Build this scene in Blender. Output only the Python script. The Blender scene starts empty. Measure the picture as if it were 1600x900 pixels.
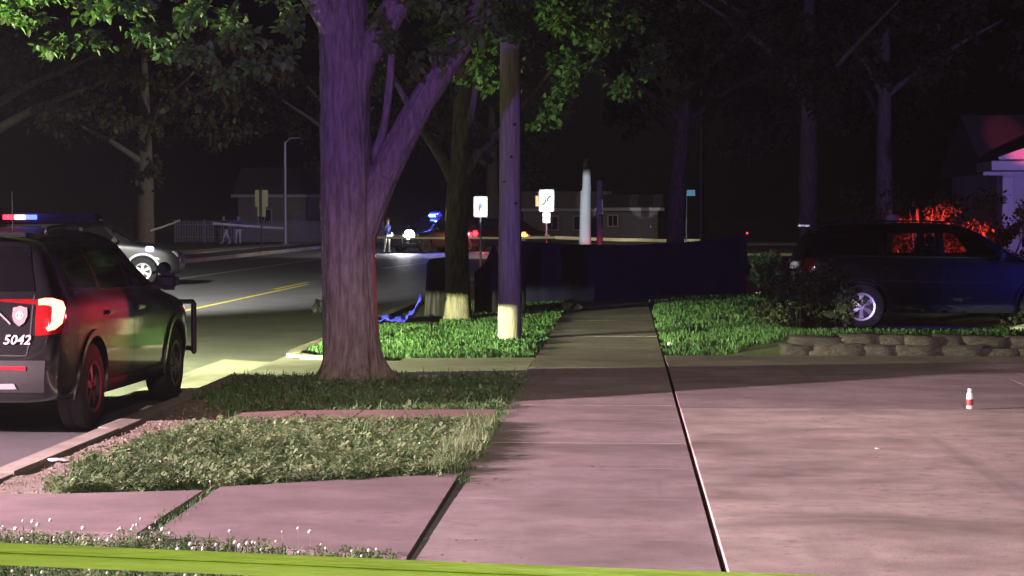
import bpy, bmesh, math, random
import numpy as np
from mathutils import Vector, Matrix, noise
from mathutils.bvhtree import BVHTree

R = math.radians
S = bpy.context.scene
COL = S.collection

# ------------------------------------------------------------------ camera
CAM_H = 1.72
cd = bpy.data.cameras.new('camera'); cam = bpy.data.objects.new('camera', cd); COL.objects.link(cam)
cd.sensor_width = 36.0; cd.lens = 3300 / 1600 * 36.0
cd.clip_start = 0.1; cd.clip_end = 3000
cam.location = (0, 0, CAM_H); cam.rotation_euler = (R(90 - 1.944), 0, R(3.035))
S.camera = cam

# ------------------------------------------------------------------ world: night sky
W = bpy.data.worlds.new('World'); S.world = W; W.use_nodes = True
wn = W.node_tree.nodes; wl = W.node_tree.links
sky = wn.new('ShaderNodeTexSky'); sky.sky_type = 'NISHITA'; sky.sun_disc = False
MOON_EL, MOON_ROT = R(35), R(150)
sky.sun_elevation = R(-7); sky.sun_rotation = MOON_ROT
wl.new(sky.outputs[0], wn['Background'].inputs[0]); wn['Background'].inputs[1].default_value = 0.05

# ------------------------------------------------------------------ moon (the one sun lamp, at night strength)
ld = bpy.data.lights.new('moon', 'SUN'); ld.energy = 0.012; ld.angle = R(3); ld.color = (0.85, 0.8, 1.0)
moon = bpy.data.objects.new('moon', ld); COL.objects.link(moon)
moon.rotation_euler = (R(55), 0, R(30))

# ------------------------------------------------------------------ exposure and render
S.view_settings.view_transform = 'Standard'; S.view_settings.look = 'None'
S.view_settings.exposure = 0.0; S.view_settings.gamma = 1.0; S.view_settings.use_curve_mapping = False
S.render.engine = 'CYCLES'
S.cycles.use_denoising = True
S.cycles.use_adaptive_sampling = True; S.cycles.adaptive_threshold = 0.02
S.cycles.max_bounces = 4; S.cycles.diffuse_bounces = 2; S.cycles.glossy_bounces = 2
S.cycles.transmission_bounces = 4; S.cycles.transparent_max_bounces = 12
S.cycles.sample_clamp_indirect = 4.0
S.cycles.caustics_reflective = False; S.cycles.caustics_refractive = False

random.seed(7); RNG = np.random.default_rng(7)
ROAD_Z = -0.16

# ================================================================== materials
def M(name, col, rough=0.8, var=0.15, scale=8.0, bump=0.0, bscale=None, metal=0.0, emit=None, estr=0.0,
      island=0.0, stretch=(1, 1, 1), col2=None, coat=0.0, spec=0.5, objrand=0.0, trans=0.0):
    m = bpy.data.materials.new(name); m.use_nodes = True
    nt = m.node_tree; n = nt.nodes; l = nt.links; p = n['Principled BSDF']
    p.inputs['Roughness'].default_value = rough; p.inputs['Metallic'].default_value = metal
    p.inputs['Coat Weight'].default_value = coat; p.inputs['Coat Roughness'].default_value = 0.06
    p.inputs['Specular IOR Level'].default_value = spec
    tc = n.new('ShaderNodeTexCoord'); mp = n.new('ShaderNodeMapping'); l.new(tc.outputs['Object'], mp.inputs[0])
    mp.inputs['Scale'].default_value = stretch
    nz = n.new('ShaderNodeTexNoise'); nz.inputs['Scale'].default_value = scale; nz.inputs['Detail'].default_value = 6
    nz.inputs['Roughness'].default_value = 0.62
    l.new(mp.outputs[0], nz.inputs['Vector'])
    cr = n.new('ShaderNodeValToRGB'); l.new(nz.outputs['Fac'], cr.inputs[0])
    c = Vector(col); c2 = Vector(col2) if col2 else c
    lo = c * (1 - var); hi = c2 * (1 + var)
    cr.color_ramp.elements[0].position = 0.32; cr.color_ramp.elements[1].position = 0.68
    cr.color_ramp.elements[0].color = (*lo, 1); cr.color_ramp.elements[1].color = (*hi, 1)
    out = cr.outputs[0]
    if island or objrand:
        src = n.new('ShaderNodeNewGeometry').outputs['Random Per Island'] if island else n.new('ShaderNodeObjectInfo').outputs['Random']
        amp = island or objrand
        mr = n.new('ShaderNodeMapRange'); l.new(src, mr.inputs[0]); mr.inputs[3].default_value = 1 - amp; mr.inputs[4].default_value = 1 + amp
        hs = n.new('ShaderNodeHueSaturation'); l.new(mr.outputs[0], hs.inputs['Value']); l.new(out, hs.inputs['Color'])
        if island:
            mh = n.new('ShaderNodeMapRange'); l.new(src, mh.inputs[0]); mh.inputs[3].default_value = 0.47; mh.inputs[4].default_value = 0.52
            l.new(mh.outputs[0], hs.inputs['Hue'])
        out = hs.outputs[0]
    l.new(out, p.inputs['Base Color'])
    if bump:
        b = n.new('ShaderNodeBump'); b.inputs['Strength'].default_value = bump; b.inputs['Distance'].default_value = 0.02
        nb = n.new('ShaderNodeTexNoise'); nb.inputs['Scale'].default_value = bscale or scale * 5; nb.inputs['Detail'].default_value = 5
        l.new(mp.outputs[0], nb.inputs['Vector']); l.new(nb.outputs['Fac'], b.inputs['Height']); l.new(b.outputs[0], p.inputs['Normal'])
    if emit:
        p.inputs['Emission Color'].default_value = (*emit, 1); p.inputs['Emission Strength'].default_value = estr
    if trans:
        p.inputs['Transmission Weight'].default_value = trans
    return m

def leaf_mat(name, col, col2):
    m = M(name, col, rough=0.55, var=0.15, scale=0.6, island=0.35, col2=col2, spec=0.35)
    nt = m.node_tree; n = nt.nodes; l = nt.links; p = n['Principled BSDF']
    tr = n.new('ShaderNodeBsdfTranslucent'); mx = n.new('ShaderNodeMixShader'); mx.inputs[0].default_value = 0.3
    l.new(p.inputs['Base Color'].links[0].from_socket, tr.inputs[0])
    l.new(p.outputs[0], mx.inputs[1]); l.new(tr.outputs[0], mx.inputs[2])
    l.new(mx.outputs[0], n['Material Output'].inputs[0])
    return m

def concrete_mat(name, col, col2, dirt=(0.13, 0.105, 0.09), dirt_amt=0.5):
    m = M(name, col, rough=0.82, var=0.10, scale=2.2, bump=0.10, bscale=45, col2=col2, objrand=0.05, spec=0.35)
    nt = m.node_tree; n = nt.nodes; l = nt.links; p = n['Principled BSDF']
    geo = n.new('ShaderNodeNewGeometry')
    mp = n.new('ShaderNodeMapping'); mp.inputs['Scale'].default_value = (0.55, 0.9, 1); l.new(geo.outputs['Position'], mp.inputs[0])
    nz = n.new('ShaderNodeTexNoise'); nz.inputs['Scale'].default_value = 1.1; nz.inputs['Detail'].default_value = 7; nz.inputs['Roughness'].default_value = 0.6
    nz.inputs['Distortion'].default_value = 0.4
    l.new(mp.outputs[0], nz.inputs['Vector'])
    cr = n.new('ShaderNodeValToRGB'); cr.color_ramp.elements[0].position = 0.42; cr.color_ramp.elements[1].position = 0.70
    cr.color_ramp.elements[0].color = (0, 0, 0, 1); cr.color_ramp.elements[1].color = (dirt_amt, dirt_amt, dirt_amt, 1)
    l.new(nz.outputs['Fac'], cr.inputs[0])
    # small dark specks
    sp = n.new('ShaderNodeTexNoise'); sp.inputs['Scale'].default_value = 9; sp.inputs['Detail'].default_value = 8; sp.inputs['Roughness'].default_value = 0.75
    l.new(geo.outputs['Position'], sp.inputs['Vector'])
    c2 = n.new('ShaderNodeValToRGB'); c2.color_ramp.elements[0].position = 0.52; c2.color_ramp.elements[1].position = 0.74
    c2.color_ramp.elements[0].color = (0, 0, 0, 1); c2.color_ramp.elements[1].color = (0.75, 0.75, 0.75, 1); l.new(sp.outputs['Fac'], c2.inputs[0])
    # a few wandering hairline cracks
    wob = n.new('ShaderNodeTexNoise'); wob.inputs['Scale'].default_value = 1.6; wob.inputs['Detail'].default_value = 6; l.new(geo.outputs['Position'], wob.inputs['Vector'])
    va = n.new('ShaderNodeVectorMath'); va.operation = 'MULTIPLY_ADD'; l.new(wob.outputs['Color'], va.inputs[0]); va.inputs[1].default_value = (.9, .9, 0); l.new(geo.outputs['Position'], va.inputs[2])
    vo = n.new('ShaderNodeTexVoronoi'); vo.feature = 'DISTANCE_TO_EDGE'; vo.inputs['Scale'].default_value = .33; l.new(va.outputs[0], vo.inputs['Vector'])
    ck = n.new('ShaderNodeMapRange'); l.new(vo.outputs['Distance'], ck.inputs[0]); ck.inputs[1].default_value = 0.0; ck.inputs[2].default_value = 0.004; ck.inputs[3].default_value = .45; ck.inputs[4].default_value = 0
    km = n.new('ShaderNodeMapRange'); l.new(nz.outputs['Fac'], km.inputs[0]); km.inputs[1].default_value = .5; km.inputs[2].default_value = .58
    kk = n.new('ShaderNodeMath'); kk.operation = 'MULTIPLY'; l.new(ck.outputs[0], kk.inputs[0]); l.new(km.outputs[0], kk.inputs[1])
    # long faint tyre and drip streaks
    ms = n.new('ShaderNodeMapping'); ms.inputs['Scale'].default_value = (2.2, .10, 1); ms.inputs['Rotation'].default_value = (0, 0, .25); l.new(geo.outputs['Position'], ms.inputs[0])
    st = n.new('ShaderNodeTexNoise'); st.inputs['Scale'].default_value = 1.0; st.inputs['Detail'].default_value = 4; l.new(ms.outputs[0], st.inputs['Vector'])
    sr = n.new('ShaderNodeMapRange'); l.new(st.outputs['Fac'], sr.inputs[0]); sr.inputs[1].default_value = .56; sr.inputs[2].default_value = .72; sr.inputs[4].default_value = .55
    k2 = n.new('ShaderNodeMath'); k2.operation = 'MAXIMUM'; l.new(kk.outputs[0], k2.inputs[0]); l.new(sr.outputs[0], k2.inputs[1]); kk = k2
    mk = n.new('ShaderNodeMath'); mk.operation = 'MAXIMUM'; l.new(c2.outputs[0], mk.inputs[0]); l.new(kk.outputs[0], mk.inputs[1])
    c2 = mk
    mxf = n.new('ShaderNodeMath'); mxf.operation = 'MAXIMUM'; l.new(cr.outputs[0], mxf.inputs[0]); l.new(c2.outputs[0], mxf.inputs[1])
    mix = n.new('ShaderNodeMix'); mix.data_type = 'RGBA'
    l.new(mxf.outputs[0], mix.inputs['Factor'])
    l.new(p.inputs['Base Color'].links[0].from_socket, mix.inputs[6]); mix.inputs[7].default_value = (*dirt, 1)
    l.new(mix.outputs[2], p.inputs['Base Color'])
    return m

def glass_mat(name, tint=(0.5, 0.5, 0.55), mixf=0.25):
    m = bpy.data.materials.new(name); m.use_nodes = True
    n = m.node_tree.nodes; l = m.node_tree.links
    n.remove(n['Principled BSDF'])
    t = n.new('ShaderNodeBsdfTransparent'); t.inputs[0].default_value = (*tint, 1)
    g = n.new('ShaderNodeBsdfGlossy'); g.inputs['Roughness'].default_value = 0.03
    fr = n.new('ShaderNodeFresnel'); fr.inputs[0].default_value = 1.5
    mx = n.new('ShaderNodeMixShader'); l.new(fr.outputs[0], mx.inputs[0]); l.new(t.outputs[0], mx.inputs[1]); l.new(g.outputs[0], mx.inputs[2])
    l.new(mx.outputs[0], n['Material Output'].inputs[0])
    return m

def emit_mat(name, col, strength, base=(0.3, 0.3, 0.3)):
    m = M(name, base, rough=0.25, var=0.02, emit=col, estr=strength)
    m.cycles.emission_sampling = 'NONE'   # each lamp carries its own light object
    return m

MT = dict(
    soil=M('soil', (0.075, 0.058, 0.042), 0.95, 0.35, 3.0, 0.6, 40),
    dirt=M('gravelly_dirt', (0.24, 0.195, 0.155), 0.95, 0.3, 6.0, 0.9, 60, col2=(0.27, 0.235, 0.2)),
    lawn=M('lawn_soil', (0.05, 0.06, 0.028), 0.95, 0.35, 2.5, 0.5, 30),
    asphalt=M('asphalt', (0.135, 0.135, 0.138), 0.62, 0.2, 1.2, 0.35, 160),
    walk=concrete_mat('sidewalk_concrete', (0.32, 0.265, 0.265), (0.38, 0.32, 0.315), dirt_amt=0.62),
    slab=concrete_mat('driveway_concrete', (0.45, 0.38, 0.355), (0.56, 0.48, 0.43), dirt_amt=0.72),
    apron=concrete_mat('apron_concrete', (0.40, 0.385, 0.335), (0.45, 0.44, 0.38), dirt_amt=0.35),
    redpath=concrete_mat('red_path_concrete', (0.27, 0.175, 0.165), (0.31, 0.2, 0.19), dirt_amt=0.3),
    kerb=concrete_mat('kerb_concrete', (0.34, 0.31, 0.26), (0.40, 0.37, 0.31), dirt_amt=0.6),
    pathmauve=concrete_mat('mauve_path_concrete', (0.25, 0.19, 0.20), (0.30, 0.235, 0.245), dirt_amt=0.6),
    yellow=M('road_yellow_paint', (0.62, 0.55, 0.10), 0.6, 0.25, 12),
    white=M('road_white_paint', (0.62, 0.62, 0.60), 0.6, 0.25, 10),
    bark=M('grey_bark', (0.17, 0.135, 0.115), 0.92, 0.45, 9.0, 1.0, 14, stretch=(2.6, 2.6, 0.45)),
    bark2=M('brown_bark', (0.20, 0.175, 0.14), 0.92, 0.4, 8.0, 0.9, 18, stretch=(2.5, 2.5, 0.5)),
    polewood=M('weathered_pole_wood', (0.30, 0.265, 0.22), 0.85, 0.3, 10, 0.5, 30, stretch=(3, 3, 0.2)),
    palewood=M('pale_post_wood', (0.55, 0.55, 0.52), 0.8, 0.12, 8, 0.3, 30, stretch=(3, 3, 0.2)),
    grass=leaf_mat('grass_blades', (0.055, 0.13, 0.04), (0.10, 0.20, 0.075)),
    weeds=leaf_mat('weed_leaves', (0.12, 0.19, 0.08), (0.22, 0.29, 0.15)),
    drygrass=leaf_mat('dry_grass', (0.22, 0.18, 0.10), (0.28, 0.22, 0.13)),
    flower=M('clover_flower', (0.75, 0.68, 0.68), 0.8, 0.1, 20),
    leaf=leaf_mat('maple_leaves', (0.05, 0.13, 0.018), (0.09, 0.18, 0.03)),
    leafdark=leaf_mat('dark_leaves', (0.045, 0.06, 0.028), (0.065, 0.085, 0.035)),
    leafolive=leaf_mat('olive_leaves', (0.085, 0.085, 0.04), (0.11, 0.10, 0.05)),
    black=M('black_car_paint', (0.006, 0.006, 0.008), 0.28, 0.1, 3, coat=1.0),
    pkblack=M('dark_blue_car_paint', (0.003, 0.003, 0.009), 0.3, 0.1, 3, coat=1.0),
    archwhite=M('arch_glare_white', (0.7, 0.7, 0.7), 0.35, 0.04, 3, coat=1.0),  # bright glare on the far car's arches put into their colour
    silver=M('dark_grey_car_paint', (0.012, 0.012, 0.014), 0.4, 0.04, 3, coat=0.6),
    trim=M('black_plastic_trim', (0.012, 0.012, 0.012), 0.6, 0.2, 30),
    darkglass=M('dark_tinted_glass', (0.004, 0.004, 0.005), 0.06, 0.05, 2, spec=0.6),
    rubber=M('tyre_rubber', (0.015, 0.015, 0.015), 0.85, 0.25, 30, 0.2, 60),
    alloy=M('wheel_alloy', (0.62, 0.62, 0.64), 0.35, 0.06, 10, metal=0.7),
    steel=M('black_steel_wheel', (0.05, 0.05, 0.052), 0.45, 0.1, 10, metal=0.6),
    chrome=M('chrome_trim', (0.7, 0.7, 0.7), 0.15, 0.03, 5, metal=1.0),
    lamp_off=M('red_lamp_lens', (0.22, 0.008, 0.012), 0.12, 0.1, 6, coat=1.0),
    clearlens=M('clear_lamp_lens', (0.5, 0.5, 0.52), 0.12, 0.1, 6, coat=1.0),
    letter=M('white_vinyl', (0.5, 0.45, 0.46), 0.5, 0.05, 10),
    badge=M('badge_vinyl', (0.20, 0.17, 0.18), 0.5, 0.2, 30),
    tarp=M('navy_screen_fabric', (0.014, 0.014, 0.06), 0.75, 0.25, 3, 0.25, 300),
    blacktarp=M('black_tarp_fabric', (0.012, 0.009, 0.012), 0.7, 0.3, 4, 0.3, 60),
    bluetarp=M('blue_plastic_tarp', (0.06, 0.07, 0.75), 0.35, 0.2, 10, 0.3, 60),
    signwhite=M('white_sign_sheeting', (0.8, 0.8, 0.8), 0.5, 0.04, 10),
    signback=M('sign_back_aluminium', (0.40, 0.39, 0.37), 0.55, 0.08, 8, metal=0.2),
    signblue=M('blue_sign_sheeting', (0.10, 0.36, 0.52), 0.5, 0.04, 10),
    inkblack=M('black_sign_ink', (0.015, 0.015, 0.02), 0.6, 0.05, 10),
    inkblue=M('blue_sign_ink', (0.05, 0.22, 0.6), 0.6, 0.05, 10),
    galv=M('galvanised_steel', (0.36, 0.37, 0.38), 0.5, 0.12, 12, metal=0.4),
    ctape=M('yellow_green_plastic_tape', (0.66, 0.90, 0.15), 0.3, 0.10, 3, 0.5, 6, coat=0.5, stretch=(1, 1, 14)),
    ftape=M('pale_barrier_tape', (0.5, 0.47, 0.36), 0.4, 0.1, 4),
    stone=M('rough_grey_stone', (0.10, 0.083, 0.085), 0.95, 0.35, 7, 1.0, 14, objrand=0.3),
    fence=M('grey_painted_wood', (0.23, 0.22, 0.24), 0.85, 0.2, 8, 0.3, 30),
    siding=M('pale_house_siding', (0.52, 0.5, 0.5), 0.8, 0.06, 4),
    tan=M('tan_house_siding', (0.22, 0.19, 0.15), 0.85, 0.08, 4),
    roof=M('dark_shingle', (0.07, 0.06, 0.06), 0.95, 0.3, 12, 0.5, 30),
    paleroof=M('pale_shingle', (0.34, 0.31, 0.26), 0.95, 0.15, 12, 0.5, 30),
    winglow=emit_mat('lit_window', (1.0, 0.78, 0.30), 1.1),
    skin=M('skin', (0.45, 0.3, 0.24), 0.6, 0.05, 5),
    hair=M('dark_hair', (0.03, 0.025, 0.02), 0.7, 0.1, 20),
    navy=M('navy_cloth', (0.05, 0.06, 0.25), 0.9, 0.15, 12),
    darkcloth=M('dark_cloth', (0.03, 0.03, 0.04), 0.9, 0.15, 12),
    palecloth=M('pale_cloth', (0.6, 0.6, 0.58), 0.9, 0.1, 12),
    seat=M('seat_cloth', (0.02, 0.02, 0.022), 0.9, 0.1, 12),
    paper=M('paper_litter', (0.78, 0.76, 0.72), 0.8, 0.08, 12),
    debris=M('dark_plastic_debris', (0.02, 0.02, 0.022), 0.5, 0.2, 12),
    bottle=M('white_plastic', (0.82, 0.80, 0.78), 0.4, 0.04, 10),
    bottlered=M('dull_red_plastic', (0.28, 0.06, 0.06), 0.4, 0.05, 10),
    glass=glass_mat('car_glass'),
)

def add_translucent(m, f):
    n = m.node_tree.nodes; l = m.node_tree.links; p = n['Principled BSDF']
    tr = n.new('ShaderNodeBsdfTranslucent'); mx = n.new('ShaderNodeMixShader'); mx.inputs[0].default_value = f
    l.new(p.inputs['Base Color'].links[0].from_socket, tr.inputs[0]); l.new(p.outputs[0], mx.inputs[1]); l.new(tr.outputs[0], mx.inputs[2]); l.new(mx.outputs[0], n['Material Output'].inputs[0])
add_translucent(MT['ctape'], .35)
# ================================================================== helpers
def link(o, parent=None):
    COL.objects.link(o)
    if parent is not None: o.parent = parent
    return o

def tag(o, label=None, cat=None, group=None, kind=None):
    if label: o['label'] = label
    if cat: o['category'] = cat
    if group: o['group'] = group
    if kind: o['kind'] = kind
    return o

def thing(name, label, cat, loc=(0, 0, 0), rz=0.0, group=None):
    o = bpy.data.objects.new(name, None); o.empty_display_size = 0.2; link(o)
    o.location = loc; o.rotation_euler = (0, 0, rz)
    return tag(o, label, cat, group)

def obj(name, me, mat=None, parent=None, loc=None, rot=None, smooth=None, scale=None):
    if isinstance(me, bmesh.types.BMesh):
        bm = me; me = bpy.data.meshes.new(name); bm.to_mesh(me); bm.free()
    o = bpy.data.objects.new(name, me); link(o, parent)
    if mat is not None:
        if not me.materials: me.materials.append(mat)
        elif me.materials[0] is not mat:
            o.material_slots[0].link = 'OBJECT'; o.material_slots[0].material = mat
    if loc: o.location = loc
    if rot: o.rotation_euler = rot
    if scale: o.scale = scale
    if smooth is not None:
        me.polygons.foreach_set('use_smooth', [True] * len(me.polygons))
        if smooth > 0: me.set_sharp_from_angle(angle=R(smooth))
    return o

def box(bm, c, s, rot=None):
    g = bmesh.ops.create_cube(bm, size=1.0)
    mt = Matrix.Translation(c)
    if rot is not None: mt = mt @ Matrix.Rotation(rot[1], 4, rot[0])
    bmesh.ops.transform(bm, matrix=mt @ Matrix.Diagonal((*s, 1)), verts=g['verts'])
    return g['verts']

def bbox(c, s, bevel=0.0, seg=1, rot=None):
    bm = bmesh.new(); box(bm, c, s, rot)
    if bevel: bmesh.ops.bevel(bm, geom=bm.edges[:], offset=bevel, segments=seg, affect='EDGES')
    return bm

def cyl(bm, p0, p1, r0, r1=None, seg=12, caps=True):
    p0, p1 = Vector(p0), Vector(p1); d = p1 - p0
    q = Vector((0, 0, 1)).rotation_difference(d.normalized()).to_matrix().to_4x4()
    g = bmesh.ops.create_cone(bm, cap_ends=caps, segments=seg, radius1=r0, radius2=r0 if r1 is None else r1, depth=d.length)
    bmesh.ops.transform(bm, matrix=Matrix.Translation((p0 + p1) / 2) @ q, verts=g['verts'])
    return g['verts']

def arrays_mesh(name, v, f):
    """v: (n,3) array, f: (m,k) int array"""
    me = bpy.data.meshes.new(name); k = f.shape[1]
    me.vertices.add(len(v)); me.vertices.foreach_set('co', np.ascontiguousarray(v, dtype=np.float32).ravel())
    me.loops.add(f.size); me.loops.foreach_set('vertex_index', np.ascontiguousarray(f, dtype=np.int32).ravel())
    me.polygons.add(len(f)); me.polygons.foreach_set('loop_start', np.arange(0, f.size, k, dtype=np.int32))
    me.update(calc_edges=True); me.validate()
    return me

def tube(path, seg=14, nz=0.0, nfreq=3.0, seed=0, cap=True, ridge=0.0):
    """path: [(x,y,z,r)] -> bmesh of a tapered tube"""
    bm = bmesh.new(); rings = []
    P = [Vector(p[:3]) for p in path]
    for i, p in enumerate(path):
        d = (P[min(i + 1, len(P) - 1)] - P[max(i - 1, 0)]).normalized()
        a = d.orthogonal().normalized() if abs(d.z) < 0.9 else (Vector((1, 0, 0)) - d * d.x).normalized()
        b = d.cross(a)
        ring = []
        for k in range(seg):
            t = 2 * math.pi * k / seg
            rr = p[3]
            if nz:
                rr *= 1 + nz * noise.noise(Vector((math.cos(t) * nfreq, math.sin(t) * nfreq, P[i].z * 0.8 + seed)))
                rr *= 1 + nz * 0.35 * noise.noise(Vector((math.cos(t) * nfreq * 3, math.sin(t) * nfreq * 3, P[i].z * 1.2 + seed + 9)))
            if ridge:
                rr *= 1 + max(0, (.5 - P[i].z) / .5) ** 2 * .22 * (.35 + math.sin(5 * t + 1.0) + .5 * math.sin(3 * t))
                q = Vector((math.cos(t) * 7.5, math.sin(t) * 7.5, P[i].z * 1.9 + seed))
                w_ = noise.noise(q * .4) * 1.4
                rv = abs(noise.noise(q + Vector((w_, w_, 0)))) * 1.6
                rr += ridge * (min(rv, .75) - .35) + ridge * .35 * noise.noise(Vector((math.cos(t) * 22, math.sin(t) * 22, P[i].z * 9)))
            ring.append(bm.verts.new(P[i] + (a * math.cos(t) + b * math.sin(t)) * rr))
        rings.append(ring)
    for i in range(len(rings) - 1):
        for k in range(seg):
            bm.faces.new((rings[i][k], rings[i][(k + 1) % seg], rings[i + 1][(k + 1) % seg], rings[i + 1][k]))
    if cap:
        bm.faces.new(rings[-1]); bm.faces.new(rings[0][::-1])
    bmesh.ops.recalc_face_normals(bm, faces=bm.faces[:])
    return bm

def smooth_path(pts, n):
    """Catmull-Rom through (x,y,z,r)"""
    a = np.array(pts, float); out = []
    m = len(a)
    for i in range(m - 1):
        p0, p1, p2, p3 = a[max(i - 1, 0)], a[i], a[i + 1], a[min(i + 2, m - 1)]
        for k in range(n):
            t = k / n
            out.append(0.5 * ((2 * p1) + (-p0 + p2) * t + (2 * p0 - 5 * p1 + 4 * p2 - p3) * t * t + (-p0 + 3 * p1 - 3 * p2 + p3) * t ** 3))
    out.append(a[-1])
    return [tuple(o) for o in out]

def light(name, kind, loc, energy, color, parent=None, size=0.05, target=None, spot=60, blend=0.3):
    d = bpy.data.lights.new(name, kind); d.energy = energy; d.color = color
    if kind in ('POINT', 'SPOT'): d.shadow_soft_size = size
    if kind == 'SPOT': d.spot_size = R(spot); d.spot_blend = blend
    o = bpy.data.objects.new(name, d); link(o, parent); o.location = loc
    if target is not None:
        o.rotation_euler = (Vector(target) - Vector(loc)).to_track_quat('-Z', 'Y').to_euler()
    return o

# ================================================================== setting: ground, road, pavements
def sheet(name, pts, z, mat, kind='structure', parent=None, thick=0.0):
    bm = bmesh.new()
    top = [bm.verts.new((x, y, z)) for x, y in pts]
    f = bm.faces.new(top)
    if f.normal.z < 0: f.normal_flip()
    if thick:
        lo = [bm.verts.new((x, y, z - thick)) for x, y in pts]
        for i in range(len(pts)):
            bm.faces.new((top[i], top[(i + 1) % len(pts)], lo[(i + 1) % len(pts)], lo[i]))
    bmesh.ops.recalc_face_normals(bm, faces=bm.faces[:]) if thick else None
    o = obj(name, bm, mat, parent)
    if kind and parent is None: o['kind'] = kind
    return o

def group_struct(name):
    o = bpy.data.objects.new(name, None); link(o); o['kind'] = 'structure'; return o

def slab(parent, pts, z, mat, name='slab', thick=0.1, tilt=0.004):
    """a concrete slab: polygon prism with a rounded arris, slightly uneven"""
    bm = bmesh.new()
    cx = sum(p[0] for p in pts) / len(pts); cy = sum(p[1] for p in pts) / len(pts)
    top = [bm.verts.new((x - cx, y - cy, 0 + random.uniform(-tilt, tilt))) for x, y in pts]
    f = bm.faces.new(top); f.normal_update()
    if f.normal.z < 0: f.normal_flip()
    ex = bmesh.ops.extrude_face_region(bm, geom=[f])
    bmesh.ops.translate(bm, verts=[e for e in ex['geom'] if isinstance(e, bmesh.types.BMVert)], vec=(0, 0, -thick))
    bmesh.ops.recalc_face_normals(bm, faces=bm.faces[:])
    te = [e for e in bm.edges if all(v.co.z > -thick / 2 for v in e.verts)]
    bmesh.ops.bevel(bm, geom=te, offset=0.003, segments=1, affect='EDGES')
    return obj(name, bm, mat, parent, loc=(cx, cy, z))

sheet('ground', [(-900, -300), (900, -300), (900, 1500), (-900, 1500)], -0.42, MT['soil'])
sheet('road', [(-17.5, -40), (-4.30, -40), (-4.30, 150), (-17.5, 150)], ROAD_Z, MT['asphalt'], thick=0.2)
sheet('side_street', [(-17.5, 150), (-4.3, 150), (60, 151), (60, 160), (-60, 160), (-60, 151)], ROAD_Z - 0.004, MT['asphalt'], thick=0.2)
KX0, KX1 = -4.30, -4.12       # kerb
WX0, WX1 = -1.07, 0.475       # sidewalk

# painted lines
def strip(name, a, b, w, mat, z=ROAD_Z + 0.004):
    a = Vector(a); b = Vector(b); n = (b - a).normalized(); p = Vector((-n.y, n.x)) * w / 2
    return sheet(name, [tuple(a - p), tuple(b - p), tuple(b + p), tuple(a + p)], z, mat)
strip('yellow_road_line', (-8.72, -20), (-8.72, 58), 0.13, MT['yellow'])
strip('yellow_road_line', (-9.0, 54), (-9.0, 60), 0.13, MT['yellow'])
strip('white_edge_line', (-13.2, -20), (-13.4, 96), 0.15, MT['white'])
strip('white_stop_line', (-8.7, 76), (-7.4, 92), 0.3, MT['white'])

# verge between kerb and sidewalk: one lumpy soil sheet, with the paths laid on it
def height_sheet(name, x0, x1, y0, y1, step, zf, mat, skirt=0.4):
    nx = max(2, int((x1 - x0) / step)) + 1; ny = max(2, int((y1 - y0) / step)) + 1
    xs = np.linspace(x0, x1, nx); ys = np.linspace(y0, y1, ny)
    bm = bmesh.new(); g = [[bm.verts.new((x, y, zf(x, y))) for x in xs] for y in ys]
    for j in range(ny - 1):
        for i in range(nx - 1):
            bm.faces.new((g[j][i], g[j][i + 1], g[j + 1][i + 1], g[j + 1][i]))
    rim = [g[0][i] for i in range(nx)] + [g[j][-1] for j in range(1, ny)] + [g[-1][i] for i in range(nx - 2, -1, -1)] + [g[j][0] for j in range(ny - 2, 0, -1)]
    lo = [bm.verts.new((v.co.x, v.co.y, v.co.z - skirt)) for v in rim]
    for i in range(len(rim)):
        j = (i + 1) % len(rim); bm.faces.new((rim[j], rim[i], lo[i], lo[j]))
    o = obj(name, bm, mat, smooth=40); o['kind'] = 'structure'; return o

def nz2(x, y, s, a): return a * noise.noise(Vector((x * s, y * s, 3.7)))
def verge_z(x, y):
    return -0.03 + nz2(x, y, 1.3, 0.022) + nz2(x, y, 5, 0.008)
height_sheet('verge', KX1 + 0.004, WX0 - 0.02, 2.0, 22.85, 0.12, verge_z, MT['dirt'])
height_sheet('verge', KX1 + 0.004, WX0 - 0.02, 26.0, 110.0, 0.5, verge_z, MT['soil'])
height_sheet('far_verge', -60, -17.7, -20, 148, 2.0, lambda x, y: -0.05 + nz2(x, y, 0.3, 0.04), MT['lawn'])

kerb = group_struct('kerb')
def kerb_piece(pts, z=0.0, mat=MT['kerb']): slab(kerb, pts, z, mat, 'kerb_stone', 0.3, 0.008)
y = 2.0
while y < 20.5:
    kerb_piece([(KX0, y), (KX1, y), (KX1, y + 3.0), (KX0, y + 3.0)], -0.012); y += 3.012
# kerb dips into the drive crossing and comes back with a curved return
kerb_piece([(KX0, y), (KX1, y), (KX1, 22.6), (KX0, 22.6)], -0.05)
arc = [(KX0 + 0.9 - 0.9 * math.cos(t), 26.6 - 0.75 * (1 - math.sin(t)) - 0.0) for t in np.linspace(0, math.pi / 2, 7)]
prev = None
for (xa, ya), (xb, yb) in zip([(KX0 + 1.3, 25.75), (KX0 + 0.75, 25.8), (KX0 + 0.3, 25.98), (KX0 + 0.06, 26.35)], [(KX0 + 0.75, 25.8), (KX0 + 0.3, 25.98), (KX0 + 0.06, 26.35), (KX0, 27.0)]):
    d = Vector((xb - xa, yb - ya)).normalized(); nrm = Vector((d.y, -d.x)) * -0.17
    kerb_piece([(xa, ya), (xb, yb), (xb - nrm.x, yb - nrm.y), (xa - nrm.x, ya - nrm.y)], 0.0)
y = 27.01
while y < 108:
    kerb_piece([(KX0, y), (KX1, y), (KX1, y + 3.9), (KX0, y + 3.9)], -0.005); y += 3.915
far_kerb = group_struct('far_kerb')
y = 20
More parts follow.
